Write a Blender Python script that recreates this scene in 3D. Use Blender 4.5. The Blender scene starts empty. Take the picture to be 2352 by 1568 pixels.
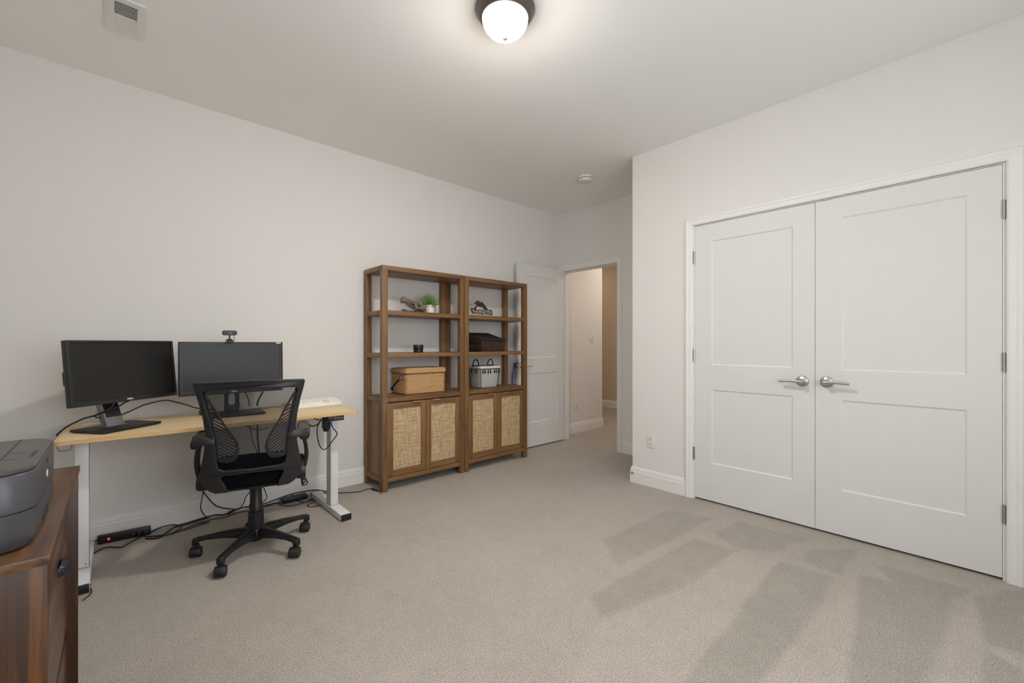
import bpy, bmesh, math, random
from mathutils import Vector, Matrix
random.seed(7)
R = math.radians
S = bpy.context.scene
col = S.collection

# ------------------------------------------------------------------ camera, light, exposure
W, D1, D2, H, YC = 3.507, 3.199, 3.971, 2.747, 1.977
XN, YB = -0.62, -1.10            # near wall (x) and back wall (y), both behind the camera
cam = bpy.data.objects.new('camera', bpy.data.cameras.new('camera'))
col.objects.link(cam)
cam.location = (0, 0, 1.1624)
cam.rotation_euler = (R(90), 0, R(47.469 - 90))
cam.data.sensor_width = 36
cam.data.lens = 981.47 * 36 / 2352
cam.data.shift_y = 6.36 / 2352
cam.data.clip_start = 0.02
S.camera = cam
S.view_settings.view_transform = 'Standard'
S.view_settings.look = 'None'
S.view_settings.exposure = 0.02
S.view_settings.gamma = 1.0
S.view_settings.use_curve_mapping = False
try:
    S.cycles.use_denoising = True
    S.cycles.denoiser = 'OPENIMAGEDENOISE'
    S.cycles.max_bounces = 8
    S.cycles.diffuse_bounces = 6
    S.cycles.transparent_max_bounces = 16
    S.cycles.caustics_reflective = False
    S.cycles.caustics_refractive = False
    S.cycles.sample_clamp_indirect = 6
except Exception:
    pass
world = bpy.data.worlds.new('world'); S.world = world
world.use_nodes = True
world.node_tree.nodes['Background'].inputs[0].default_value = (0.80, 0.90, 1.0, 1)
world.node_tree.nodes['Background'].inputs[1].default_value = 1.0

def area(name, loc, rot, sx, sy, power, color):
    l = bpy.data.lights.new(name, 'AREA'); l.shape = 'RECTANGLE'; l.size = sx; l.size_y = sy
    l.energy = power; l.color = color
    o = bpy.data.objects.new(name, l); o.location = loc; o.rotation_euler = rot; col.objects.link(o); return o
# daylight standing outside the window behind the camera and an added near-wall one, and the hall's own ceiling lamps
area('window_daylight', (1.05, YB - 0.40, 1.55), (R(90), 0, 0), 2.7, 1.9, 84, (0.93, 0.97, 1.0))
area('window_daylight', (XN - 0.40, 0.75, 1.55), (R(90), 0, R(-90)), 1.3, 1.7, 21, (0.92, 0.97, 1.0))  # unseen fill light through the added near-wall window, brightens the far wall
area('hall_lamp', (5.3, 2.80, H - 0.03), (0, 0, 0), 0.35, 0.35, 13.5, (1.0, 0.85, 0.72))
area('hall_lamp', (5.9, 4.9, H - 0.03), (0, 0, 0), 0.35, 0.35, 4.0, (1.0, 0.78, 0.58))

# ------------------------------------------------------------------ materials
def nt(name):
    m = bpy.data.materials.new(name); m.use_nodes = True
    t = m.node_tree; return m, t, t.nodes['Principled BSDF']
def link(t, a, b): t.links.new(a, b)
def coords(t, scale=(1, 1, 1), rot=(0, 0, 0), kind='Object'):
    c = t.nodes.new('ShaderNodeTexCoord'); mp = t.nodes.new('ShaderNodeMapping')
    mp.inputs['Scale'].default_value = scale; mp.inputs['Rotation'].default_value = rot
    link(t, c.outputs[kind], mp.inputs[0]); return mp.outputs[0]
def noise(t, vec, scale, detail=3, rough=0.5, dist=0.0):
    n = t.nodes.new('ShaderNodeTexNoise'); link(t, vec, n.inputs['Vector'])
    n.inputs['Scale'].default_value = scale; n.inputs['Detail'].default_value = detail
    n.inputs['Roughness'].default_value = rough; n.inputs['Distortion'].default_value = dist
    return n.outputs['Fac']
def ramp(t, fac, stops):
    r = t.nodes.new('ShaderNodeValToRGB'); link(t, fac, r.inputs[0])
    e = r.color_ramp.elements
    while len(e) < len(stops): e.new(0.5)
    for k, (p, c) in enumerate(stops):
        e[k].position = p; e[k].color = (c[0], c[1], c[2], 1)
    return r.outputs[0]
def bump(t, fac, b, strength=0.2, dist=0.002):
    n = t.nodes.new('ShaderNodeBump'); n.inputs['Strength'].default_value = strength
    n.inputs['Distance'].default_value = dist
    link(t, fac, n.inputs['Height']); link(t, n.outputs[0], b.inputs['Normal'])
def srgb(r, g, b):
    f = lambda v: (v / 255 / 12.92) if v / 255 <= 0.04045 else ((v / 255 + 0.055) / 1.055) ** 2.4
    return (f(r), f(g), f(b))
def plain(name, c, rough=0.5, metal=0.0, nscale=None, nstr=0.1, var=0.06, spec=0.5, ndist=0.001):
    m, t, b = nt(name)
    b.inputs['Roughness'].default_value = rough; b.inputs['Metallic'].default_value = metal
    b.inputs['Specular IOR Level'].default_value = spec
    v = coords(t); n = noise(t, v, nscale or 12, 3)
    link(t, ramp(t, n, [(0.3, [x * (1 - var) for x in c]), (0.7, [min(1, x * (1 + var)) for x in c])]), b.inputs['Base Color'])
    if nscale: bump(t, n, b, nstr, ndist)
    return m
def wood(name, dark, mid, light, along, rough=0.45, fine=90, coarse=9, fig=0.0):
    """grain stretched along axis 'along'"""
    m, t, b = nt(name)
    sc = [1, 1, 1]; sc['xyz'.index(along)] = 0.045
    v = coords(t, sc)
    a = noise(t, v, fine, 4, 0.6, 0.3); c = noise(t, v, coarse, 3, 0.5, fig)
    mx = t.nodes.new('ShaderNodeMix'); mx.data_type = 'FLOAT'; mx.inputs[0].default_value = 0.48
    link(t, a, mx.inputs[2]); link(t, c, mx.inputs[3])
    link(t, ramp(t, mx.outputs[0], [(0.36, dark), (0.5, mid), (0.63, light)]), b.inputs['Base Color'])
    b.inputs['Roughness'].default_value = rough
    bump(t, a, b, 0.15, 0.0006)
    return m
WALL = plain('wall_paint', srgb(227, 224, 220), 0.85, nscale=260, nstr=0.05, var=0.008, spec=0.2)
CEIL = plain('ceiling_paint', srgb(247, 246, 243), 0.9, nscale=200, nstr=0.06, var=0.008, spec=0.15)
TRIM = plain('trim_paint', srgb(233, 231, 228), 0.42, nscale=None, var=0.01, spec=0.4)
DOOR = plain('door_paint', srgb(222, 220, 217), 0.5, nscale=None, var=0.008, spec=0.4)
HALLW = plain('hall_paint', srgb(227, 224, 220), 0.85, nscale=260, nstr=0.05, var=0.008, spec=0.2)
HALLE = plain('hall_end_paint', srgb(206, 192, 172), 0.85, nscale=260, nstr=0.05, var=0.02, spec=0.2)  # wall colour darkened and warmed to paint in the dim hall end
PLATE = plain('white_plastic', srgb(228, 226, 220), 0.35, var=0.01)
SLOT = plain('slot_dark', (0.03, 0.028, 0.026), 0.7)
NICKEL = plain('satin_nickel', srgb(190, 183, 175), 0.33, 1.0, var=0.04)
BRONZE = plain('lamp_bronze', srgb(112, 103, 100), 0.38, 0.8, var=0.08)
BLACKP = plain('black_plastic', srgb(24, 23, 25), 0.42, nscale=500, nstr=0.05, var=0.05, spec=0.45)
GREYP = plain('charcoal_plastic', srgb(35, 34, 36), 0.42, nscale=600, nstr=0.05, var=0.05, spec=0.5)
CASTER = plain('caster_plastic', srgb(30, 29, 30), 0.45, var=0.05)
PLATEG = plain('label_card', srgb(150, 148, 158), 0.5, var=0.1)
FABRIC = plain('black_fabric', srgb(14, 14, 15), 0.95, nscale=800, nstr=0.4, var=0.25, spec=0.1)
CABLE = plain('cable_rubber', srgb(20, 19, 20), 0.5, var=0.05)
WHITEM = plain('white_metal', srgb(224, 224, 224), 0.35, var=0.01)
SILVER = plain('silver_plastic', srgb(132, 128, 130), 0.38, 0.4, var=0.05)
BEZEL = plain('monitor_bezel', srgb(33, 34, 36), 0.36, nscale=700, nstr=0.04, var=0.05)
CREAM = plain('cream_keycaps', srgb(238, 238, 226), 0.5, var=0.02)
SALMON = plain('salmon_keycaps', srgb(232, 202, 182), 0.5, var=0.02)
PRNT = plain('printer_plastic', srgb(70, 70, 75), 0.38, nscale=700, nstr=0.04, var=0.03)
PRNTTOP = plain('printer_top', srgb(74, 70, 69), 0.45, nscale=700, nstr=0.04, var=0.03)
WLOGO = plain('white_print', srgb(225, 225, 225), 0.5, var=0.01)
WHITEC = plain('white_ceramic', srgb(232, 228, 224), 0.3, var=0.01)
TWINE = plain('brown_twine', srgb(110, 78, 60), 0.9, nscale=900, nstr=0.4, var=0.2)
BROWNM = plain('brown_metal', srgb(62, 38, 22), 0.6, 0.2, nscale=60, nstr=0.05, var=0.35)
LINER = plain('cotton_liner', srgb(226, 223, 218), 0.95, nscale=500, nstr=0.3, var=0.05, spec=0.1)
WIRE = plain('black_wire', srgb(28, 27, 26), 0.5, 0.5, var=0.05)
BONE = plain('skull_bone', srgb(118, 102, 84), 0.6, nscale=90, nstr=0.4, var=0.35)
BONED = plain('skull_dark', srgb(42, 28, 18), 0.7, nscale=90, nstr=0.4, var=0.3)
LEAF = plain('leaf_green', srgb(122, 156, 82), 0.6, nscale=70, nstr=0.05, var=0.5)
HANDB = plain('bronze_handle', srgb(214, 172, 132), 0.35, 0.8, var=0.05)
CUP = plain('dark_cup_pull', srgb(48, 48, 54), 0.4, 0.6, var=0.05)
BLUEB = plain('pale_blue_cloth', srgb(150, 158, 186), 0.9, nscale=40, nstr=0.3, var=0.25)
def emis(name, c, s):
    m, t, b = nt(name)
    b.inputs['Base Color'].default_value = (c[0], c[1], c[2], 1)
    b.inputs['Emission Color'].default_value = (c[0], c[1], c[2], 1); b.inputs['Emission Strength'].default_value = s
    return m
FINIAL = plain('finial_metal', srgb(190, 178, 168), 0.5, 0.3, var=0.03)  # metal colour lightened to carry the glow coming through the bowl
GLOW = emis('lamp_glass', (1.0, 0.965, 0.92), 1.0)
# frosted bowl: brighter facing down, boosted to fill the room and spare the ceiling
_t = GLOW.node_tree; _g = _t.nodes.new('ShaderNodeNewGeometry'); _s = _t.nodes.new('ShaderNodeSeparateXYZ'); link(_t, _g.outputs['Normal'], _s.inputs[0])
_a = _t.nodes.new('ShaderNodeMath'); _a.operation = 'MULTIPLY'; _a.inputs[1].default_value = -1; _a.use_clamp = True; link(_t, _s.outputs[2], _a.inputs[0])
_p = _t.nodes.new('ShaderNodeMath'); _p.operation = 'POWER'; _p.inputs[1].default_value = 5; link(_t, _a.outputs[0], _p.inputs[0])
_m = _t.nodes.new('ShaderNodeMath'); _m.operation = 'MULTIPLY_ADD'; link(_t, _p.outputs[0], _m.inputs[0]); link(_t, _m.outputs[0], _t.nodes['Principled BSDF'].inputs['Emission Strength'])
LAMP_DOWN, LAMP_SIDE = 730.0, 3.2
link(_t, ramp(_t, _p.outputs[0], [(0.0, (1.0, 0.84, 0.70)), (0.25, (1.0, 0.965, 0.925))]), _t.nodes['Principled BSDF'].inputs['Emission Color'])  # sides tinted warm so only the halo on the ceiling turns warm
_m.inputs[1].default_value = LAMP_DOWN; _m.inputs[2].default_value = LAMP_SIDE
REDL = emis('red_switch_light', (1.0, 0.05, 0.03), 1.2)
BW_D, BW_M, BW_L = srgb(92, 65, 37), srgb(124, 89, 52), srgb(146, 109, 66)
WOODV = wood('brown_oak_upright', BW_D, BW_M, BW_L, 'z')
WOODX = wood('brown_oak_length', BW_D, BW_M, BW_L, 'x')
WOODY = wood('brown_oak_depth', BW_D, BW_M, BW_L, 'y')
DESKW = wood('pale_oak_laminate', srgb(208, 178, 132), srgb(222, 196, 154), srgb(232, 208, 168), 'x', 0.42)
EDGEW = wood('pale_oak_edge', srgb(200, 160, 104), srgb(214, 176, 120), srgb(222, 186, 132), 'x', 0.5)
CABV = wood('acacia_upright', srgb(26, 13, 8), srgb(62, 36, 17), srgb(112, 68, 28), 'z', 0.42, 40, 11, 1.5)
CABX = wood('acacia_top', srgb(52, 34, 22), srgb(92, 64, 42), srgb(126, 88, 54), 'y', 0.36, 40, 11, 1.5)

def weave(name, c1, c2, c3, s, bumps=0.6, axis='xz'):
    """two crossed wave bands with coloured strands"""
    m, t, b = nt(name)
    v = coords(t)
    a = t.nodes.new('ShaderNodeTexWave'); a.bands_direction = axis[0].upper(); a.inputs['Scale'].default_value = s
    c = t.nodes.new('ShaderNodeTexWave'); c.bands_direction = axis[1].upper(); c.inputs['Scale'].default_value = s
    for k in (a, c):
        link(t, v, k.inputs['Vector']); k.inputs['Distortion'].default_value = 1.2; k.inputs['Detail'].default_value = 2
        k.inputs['Detail Scale'].default_value = 3
    mul = t.nodes.new('ShaderNodeMath'); mul.operation = 'MULTIPLY'
    link(t, a.outputs['Fac'], mul.inputs[0]); link(t, c.outputs['Fac'], mul.inputs[1])
    sx = [1, 1, 1]; sx['xyz'.index(axis[1])] = 12
    n1 = noise(t, coords(t, sx), 9, 3, 0.6)
    sx = [1, 1, 1]; sx['xyz'.index(axis[0])] = 12
    n2 = noise(t, coords(t, sx), 9, 3, 0.6)
    ad = t.nodes.new('ShaderNodeMath'); ad.operation = 'ADD'
    link(t, n1, ad.inputs[0]); link(t, n2, ad.inputs[1])
    hf = t.nodes.new('ShaderNodeMath'); hf.operation = 'MULTIPLY'; hf.inputs[1].default_value = 0.42; link(t, ad.outputs[0], hf.inputs[0])
    m3 = t.nodes.new('ShaderNodeMath'); m3.operation = 'MULTIPLY_ADD'; m3.inputs[1].default_value = 0.25
    link(t, mul.outputs[0], m3.inputs[0]); link(t, hf.outputs[0], m3.inputs[2])
    link(t, ramp(t, m3.outputs[0], [(0.36, c1), (0.5, c2), (0.66, c3)]), b.inputs['Base Color'])
    b.inputs['Roughness'].default_value = 0.75
    bump(t, mul.outputs[0], b, bumps, 0.0012)
    return m
CANE = weave('cane_webbing', srgb(150, 120, 82), srgb(200, 172, 132), srgb(226, 208, 174), 110)
SEAGR = plain('seagrass_rope', srgb(198, 160, 114), 0.8, nscale=210, nstr=0.7, var=0.40, spec=0.15, ndist=0.003)
DARKB = weave('dark_willow', srgb(22, 16, 13), srgb(60, 42, 30), srgb(104, 78, 54), 60, 0.8)
DARKL = weave('dark_willow_lid', srgb(14, 11, 10), srgb(30, 24, 21), srgb(52, 42, 36), 60, 0.8, 'xy')

def screen_mat(name, c, rough, spec=0.5):
    m, t, b = nt(name)
    b.inputs['Base Color'].default_value = (*c, 1); b.inputs['Roughness'].default_value = rough
    b.inputs['Specular IOR Level'].default_value = spec
    return m
SCREEN = screen_mat('screen_panel', srgb(28, 27, 26), 0.42)

def mesh_fabric():
    m = bpy.data.materials.new('chair_mesh_fabric'); m.use_nodes = True; t = m.node_tree
    b = t.nodes['Principled BSDF']; out = t.nodes['Material Output']
    b.inputs['Base Color'].default_value = (*srgb(14, 14, 15), 1); b.inputs['Roughness'].default_value = 0.8
    v = coords(t)
    w = []
    for rot in (45, -45):
        vv = coords(t, (1, 1, 1), (0, R(rot), 0))
        k = t.nodes.new('ShaderNodeTexWave'); k.bands_direction = 'X'; k.inputs['Scale'].default_value = 140
        link(t, vv, k.inputs['Vector']); w.append(k.outputs['Fac'])
    mx = t.nodes.new('ShaderNodeMath'); mx.operation = 'MAXIMUM'; link(t, w[0], mx.inputs[0]); link(t, w[1], mx.inputs[1])
    gt = t.nodes.new('ShaderNodeMath'); gt.operation = 'GREATER_THAN'; gt.inputs[1].default_value = 0.66
    link(t, mx.outputs[0], gt.inputs[0])
    tr = t.nodes.new('ShaderNodeBsdfTransparent'); ms = t.nodes.new('ShaderNodeMixShader')
    link(t, gt.outputs[0], ms.inputs[0]); link(t, tr.outputs[0], ms.inputs[1]); link(t, b.outputs[0], ms.inputs[2])
    link(t, ms.outputs[0], out.inputs['Surface'])
    return m
MESHF = mesh_fabric()

def glass_mat():
    m = bpy.data.materials.new('window_glass'); m.use_nodes = True; t = m.node_tree
    out = t.nodes['Material Output']; t.nodes.remove(t.nodes['Principled BSDF'])
    tr = t.nodes.new('ShaderNodeBsdfTransparent'); g = t.nodes.new('ShaderNodeBsdfGlossy'); g.inputs['Roughness'].default_value = 0.02
    ms = t.nodes.new('ShaderNodeMixShader'); ms.inputs[0].default_value = 0.06
    link(t, tr.outputs[0], ms.inputs[1]); link(t, g.outputs[0], ms.inputs[2]); link(t, ms.outputs[0], out.inputs[0])
    return m
GLASS = glass_mat()

def carpet_mat():
    m, t, b = nt('carpet_pile')
    v = coords(t)
    def math2(op, a, c, clamp=False):
        n = t.nodes.new('ShaderNodeMath'); n.operation = op; n.use_clamp = clamp
        for k, x in enumerate((a, c)):
            if isinstance(x, (int, float)): n.inputs[k].default_value = x
            else: link(t, x, n.inputs[k])
        return n.outputs[0]
    # nap combed by the vacuum cleaner: wedges with straight edges, slightly wavering
    wob = t.nodes.new('ShaderNodeTexNoise'); wob.inputs['Scale'].default_value = 5; wob.inputs['Detail'].default_value = 4
    link(t, v, wob.inputs['Vector'])
    sub = t.nodes.new('ShaderNodeVectorMath'); sub.operation = 'SUBTRACT'; sub.inputs[1].default_value = (0.5, 0.5, 0.5)
    link(t, wob.outputs['Color'], sub.inputs[0])
    scl = t.nodes.new('ShaderNodeVectorMath'); scl.operation = 'SCALE'; scl.inputs['Scale'].default_value = 0.05
    link(t, sub.outputs[0], scl.inputs[0])
    add = t.nodes.new('ShaderNodeVectorMath'); add.operation = 'ADD'; link(t, v, add.inputs[0]); link(t, scl.outputs[0], add.inputs[1])
    sep = t.nodes.new('ShaderNodeSeparateXYZ'); link(t, add.outputs[0], sep.inputs[0])
    X, Y = sep.outputs[0], sep.outputs[1]
    def wedge(poly, soft=0.028):
        acc = None
        n = len(poly)
        area2 = sum(poly[i][0] * poly[(i + 1) % n][1] - poly[(i + 1) % n][0] * poly[i][1] for i in range(n))
        if area2 < 0: poly = poly[::-1]
        for i in range(n):
            (x0, y0), (x1, y1) = poly[i], poly[(i + 1) % n]
            L = math.hypot(x1 - x0, y1 - y0); nx, ny = -(y1 - y0) / L, (x1 - x0) / L
            d = math2('ADD', math2('MULTIPLY', X, nx), math2('MULTIPLY', Y, ny))
            d = math2('ADD', d, -(nx * x0 + ny * y0))
            d = math2('MULTIPLY_ADD' if False else 'MULTIPLY', d, 1 / soft)
            d = math2('ADD', d, 0.5, True)
            acc = d if acc is None else math2('MINIMUM', acc, d)
        return acc
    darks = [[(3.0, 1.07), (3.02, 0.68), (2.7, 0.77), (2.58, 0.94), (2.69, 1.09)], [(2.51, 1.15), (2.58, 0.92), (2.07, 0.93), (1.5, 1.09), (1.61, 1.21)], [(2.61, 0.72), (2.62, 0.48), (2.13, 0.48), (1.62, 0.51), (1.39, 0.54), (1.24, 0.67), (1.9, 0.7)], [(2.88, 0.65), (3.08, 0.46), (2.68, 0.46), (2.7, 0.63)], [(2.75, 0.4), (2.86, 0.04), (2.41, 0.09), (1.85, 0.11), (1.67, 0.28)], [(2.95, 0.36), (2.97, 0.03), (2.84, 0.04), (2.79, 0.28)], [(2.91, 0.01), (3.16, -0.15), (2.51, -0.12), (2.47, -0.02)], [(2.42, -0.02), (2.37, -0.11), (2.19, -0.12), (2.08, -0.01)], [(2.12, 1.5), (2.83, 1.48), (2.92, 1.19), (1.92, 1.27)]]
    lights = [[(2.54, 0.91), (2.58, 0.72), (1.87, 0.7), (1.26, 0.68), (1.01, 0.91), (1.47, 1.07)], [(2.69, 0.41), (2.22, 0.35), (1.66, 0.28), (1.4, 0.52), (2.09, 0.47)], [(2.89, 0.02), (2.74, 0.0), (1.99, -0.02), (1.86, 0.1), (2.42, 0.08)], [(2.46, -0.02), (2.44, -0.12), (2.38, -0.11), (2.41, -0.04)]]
    tot = None
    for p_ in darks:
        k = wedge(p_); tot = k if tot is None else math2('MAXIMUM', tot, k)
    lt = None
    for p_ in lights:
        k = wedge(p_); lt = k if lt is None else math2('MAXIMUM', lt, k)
    big = noise(t, v, 2.3, 3, 0.55); mid = noise(t, v, 28, 4, 0.65); fine = noise(t, v, 290, 2, 0.8); f2 = noise(t, v, 150, 4, 0.85); m2 = noise(t, v, 9, 5, 0.7)
    s = math2('ADD', math2('MULTIPLY', fine, 0.55), math2('MULTIPLY', f2, 0.45))
    c1 = ramp(t, s, [(0.36, srgb(98, 90, 82)), (0.46, srgb(158, 149, 139)), (0.54, srgb(180, 172, 162)), (0.66, srgb(214, 208, 199))])
    h = t.nodes.new('ShaderNodeHueSaturation'); link(t, c1, h.inputs['Color'])
    val = math2('ADD', math2('MULTIPLY', big, 0.16), math2('ADD', math2('MULTIPLY', mid, 0.20), math2('MULTIPLY', m2, 0.22)))
    val = math2('ADD', val, 0.685)
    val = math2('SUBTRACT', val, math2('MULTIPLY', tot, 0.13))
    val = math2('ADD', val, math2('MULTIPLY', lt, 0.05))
    link(t, val, h.inputs['Value'])
    link(t, h.outputs[0], b.inputs['Base Color'])
    b.inputs['Roughness'].default_value = 0.97; b.inputs['Specular IOR Level'].default_value = 0.05
    b.inputs['Sheen Weight'].default_value = 0.15
    bump(t, s, b, 0.35, 0.005)
    return m
CARPET = carpet_mat()

# ------------------------------------------------------------------ mesh helpers
class MB:
    def __init__(s, T=None): s.v = []; s.f = []; s.T = T
    def add(s, vs, fs):
        o = len(s.v)
        for p in vs:
            p = Vector(p); s.v.append(tuple(s.T(p)) if s.T else tuple(p))
        s.f += [tuple(o + k for k in f) for f in fs]; return s
    def box(s, lo, hi):
        (a, b, c), (d, e, f) = lo, hi
        return s.add([(a, b, c), (d, b, c), (d, e, c), (a, e, c), (a, b, f), (d, b, f), (d, e, f), (a, e, f)],
                     [(3, 2, 1, 0), (4, 5, 6, 7), (0, 1, 5, 4), (1, 2, 6, 5), (2, 3, 7, 6), (3, 0, 4, 7)])
    def obox(s, c, size, rot=Matrix()):
        c = Vector(c); h = [x / 2 for x in size]
        vs = [c + rot.to_3x3() @ Vector((sx * h[0], sy * h[1], sz * h[2])) for sz in (-1, 1) for sx, sy in ((-1, -1), (1, -1), (1, 1), (-1, 1))]
        return s.add(vs, [(3, 2, 1, 0), (4, 5, 6, 7), (0, 1, 5, 4), (1, 2, 6, 5), (2, 3, 7, 6), (3, 0, 4, 7)])
    def rings(s, rings, cap=True, closed=False):
        n = len(rings[0]); vs = [p for r in rings for p in r]; fs = []
        m = len(rings)
        for i in range(m if closed else m - 1):
            for j in range(n):
                a, b = i * n + j, i * n + (j + 1) % n
                c, d = ((i + 1) % m) * n + (j + 1) % n, ((i + 1) % m) * n + j
                fs.append((a, b, c, d))
        if cap and not closed:
            fs.append(tuple(range(n))[::-1]); fs.append(tuple((m - 1) * n + j for j in range(n)))
        return s.add(vs, fs)
    def tube(s, pts, r, seg=8, smooth=0, closed=False, flat=1.0):
        pts = [Vector(p) for p in pts]
        if smooth: pts = spline(pts, smooth, closed)
        n = len(pts); rg = []; up = Vector((0, 0, 1)); prev = None
        for i, p in enumerate(pts):
            a = pts[i - 1] if (i or closed) else p; b = pts[(i + 1) % n] if (i < n - 1 or closed) else p
            d = (b - a).normalized() if (b - a).length > 1e-9 else Vector((0, 0, 1))
            if prev is None:
                ref = up if abs(d.z) < 0.95 else Vector((1, 0, 0)); u = d.cross(ref).normalized()
            else:
                u = (prev - d * prev.dot(d)).normalized()
            prev = u; w = d.cross(u)
            rr = r(i / max(1, n - 1)) if callable(r) else r
            rg.append([p + (u * math.cos(2 * math.pi * k / seg) + w * math.sin(2 * math.pi * k / seg) * flat) * rr for k in range(seg)])
        return s.rings(rg, True, closed)
    def lathe(s, prof, c=(0, 0, 0), seg=32, axis='z', cap=True):
        c = Vector(c); rg = []
        for r, z in prof:
            ring = []
            for k in range(seg):
                a = 2 * math.pi * k / seg; x, y = r * math.cos(a), r * math.sin(a)
                ring.append(c + (Vector((x, y, z)) if axis == 'z' else Vector((z, x, y)) if axis == 'x' else Vector((x, z, y))))
            rg.append(ring)
        return s.rings(rg, cap)
    def prism(s, poly, z0, z1):
        n = len(poly)
        vs = [(x, y, z0) for x, y in poly] + [(x, y, z1) for x, y in poly]
        return s.add(vs, [tuple(range(n))[::-1], tuple(range(n, 2 * n))] + [(i, (i + 1) % n, n + (i + 1) % n, n + i) for i in range(n)])
    def build(s, name, mat, parent=None, bevel=0, smooth=False, seg=2, angle=35):
        me = bpy.data.meshes.new(name); off = root_loc(parent)
        me.from_pydata([tuple(Vector(p) - off) for p in s.v], [], s.f); me.validate()
        bm = bmesh.new(); bm.from_mesh(me); bmesh.ops.recalc_face_normals(bm, faces=bm.faces)
        if bevel:
            es = [e for e in bm.edges if len(e.link_faces) == 2 and e.calc_face_angle(0) > R(40)]
            bmesh.ops.bevel(bm, geom=es, offset=bevel, segments=seg, profile=0.5, affect='EDGES', clamp_overlap=True)
        bm.to_mesh(me); bm.free()
        if smooth or bevel:
            me.shade_smooth()
            try: me.set_sharp_from_angle(angle=R(angle))
            except Exception: pass
        me.materials.append(mat)
        o = bpy.data.objects.new(name, me); col.objects.link(o)
        if parent: o.parent = parent
        return o
def spline(pts, n, closed=False):
    out = []; m = len(pts)
    g = (lambda i: pts[i % m]) if closed else (lambda i: pts[max(0, min(m - 1, i))])
    for i in range(m if closed else m - 1):
        p0, p1, p2, p3 = g(i - 1), g(i), g(i + 1), g(i + 2)
        for k in range(n):
            u = k / n
            out.append(0.5 * ((2 * p1) + (p2 - p0) * u + (2 * p0 - 5 * p1 + 4 * p2 - p3) * u * u + (3 * p1 - p0 - 3 * p2 + p3) * u ** 3))
    if not closed: out.append(pts[-1])
    return out
def root_loc(p):
    v = Vector((0, 0, 0))
    while p: v += p.location; p = p.parent
    return v
def curve_plate(name, loops, thick, bev, mat, parent, T, res=1, cyc=None):
    """flat plate with holes from 2D loops, thickness and edge rounding, mapped to space by T"""
    cu = bpy.data.curves.new(name, 'CURVE'); cu.dimensions = '2D'; cu.fill_mode = 'BOTH'
    cu.extrude = max(0, thick / 2 - bev); cu.bevel_depth = bev; cu.bevel_resolution = res; cu.offset = -bev
    for L in loops:
        sp = cu.splines.new('POLY'); sp.points.add(len(L) - 1); sp.use_cyclic_u = True
        for k, q in enumerate(L): sp.points[k].co = (q[0], q[1], 0, 1)
    o = bpy.data.objects.new(name, cu); col.objects.link(o)
    dg = bpy.context.evaluated_depsgraph_get(); me = bpy.data.meshes.new_from_object(o.evaluated_get(dg))
    bpy.data.objects.remove(o); bpy.data.curves.remove(cu)
    me.name = name; off = root_loc(parent)
    for v in me.vertices: v.co = Vector(T(v.co.copy())) - off
    bm = bmesh.new(); bm.from_mesh(me); bmesh.ops.remove_doubles(bm, verts=bm.verts, dist=1e-5)
    bmesh.ops.recalc_face_normals(bm, faces=bm.faces); bm.to_mesh(me); bm.free()
    me.shade_smooth()
    try: me.set_sharp_from_angle(angle=R(40))
    except Exception: pass
    me.materials.clear(); me.materials.append(mat)
    r = bpy.data.objects.new(name, me); col.objects.link(r); r.parent = parent
    return r
def text_obj(name, body, size, T, mat, parent, extrude=0.0006, offset=0.0, xs=1.0, align='CENTER'):
    cu = bpy.data.curves.new(name, 'FONT'); cu.body = body; cu.size = size; cu.extrude = extrude; cu.offset = offset
    cu.align_x = align; cu.align_y = 'CENTER'; cu.resolution_u = 3
    o = bpy.data.objects.new(name, cu); col.objects.link(o)
    dg = bpy.context.evaluated_depsgraph_get(); me = bpy.data.meshes.new_from_object(o.evaluated_get(dg))
    bpy.data.objects.remove(o)
    off = root_loc(parent)
    for v in me.vertices:
        v.co.x *= xs; v.co = Vector(T(v.co.copy())) - off
    me.materials.clear(); me.materials.append(mat)
    r = bpy.data.objects.new(name, me); col.objects.link(r); r.parent = parent
    return r
def glyph_loops(body, size, offset):
    cu = bpy.data.curves.new('glyphs', 'FONT'); cu.body = body; cu.size = size; cu.offset = offset; cu.resolution_u = 2
    o = bpy.data.objects.new('glyphs', cu); col.objects.link(o)
    dg = bpy.context.evaluated_depsgraph_get(); me = bpy.data.meshes.new_from_object(o.evaluated_get(dg)); bpy.data.objects.remove(o)
    bm = bmesh.new(); bm.from_mesh(me); bmesh.ops.remove_doubles(bm, verts=bm.verts, dist=1e-6)
    nx_ = {}
    for e in bm.edges:
        if len(e.link_faces) == 1:
            lp = e.link_loops[0]; nx_.setdefault(lp.vert.index, []).append(lp.link_loop_next.vert.index)
    co = {v.index: (v.co.x, v.co.y) for v in bm.verts}; loops = []
    while nx_:
        a = next(iter(nx_)); L = []; k = a
        while k in nx_:
            L.append(co[k]); n_ = nx_[k].pop()
            if not nx_[k]: del nx_[k]
            k = n_
        if len(L) > 2: loops.append(L)
    bm.free(); return loops
def tag(o, label=None, cat=None, group=None, kind=None):
    if label: o['label'] = label
    if cat: o['category'] = cat
    if group: o['group'] = group
    if kind: o['kind'] = kind
    return o
def thing(name, loc, label, cat, group=None):
    o = bpy.data.objects.new(name, None); col.objects.link(o); o.location = loc; o.empty_display_size = 0.05
    bpy.context.view_layer.update()
    return tag(o, label, cat, group)
def struct(o): o['kind'] = 'structure'; return o
def rrect(x0, y0, x1, y1, r, n=5):
    P = []
    for cx, cy, a0 in ((x1 - r, y0 + r, -90), (x1 - r, y1 - r, 0), (x0 + r, y1 - r, 90), (x0 + r, y0 + r, 180)):
        for k in range(n + 1):
            a = R(a0 + 90 * k / n); P.append((cx + r * math.cos(a), cy + r * math.sin(a)))
    return P

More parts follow.
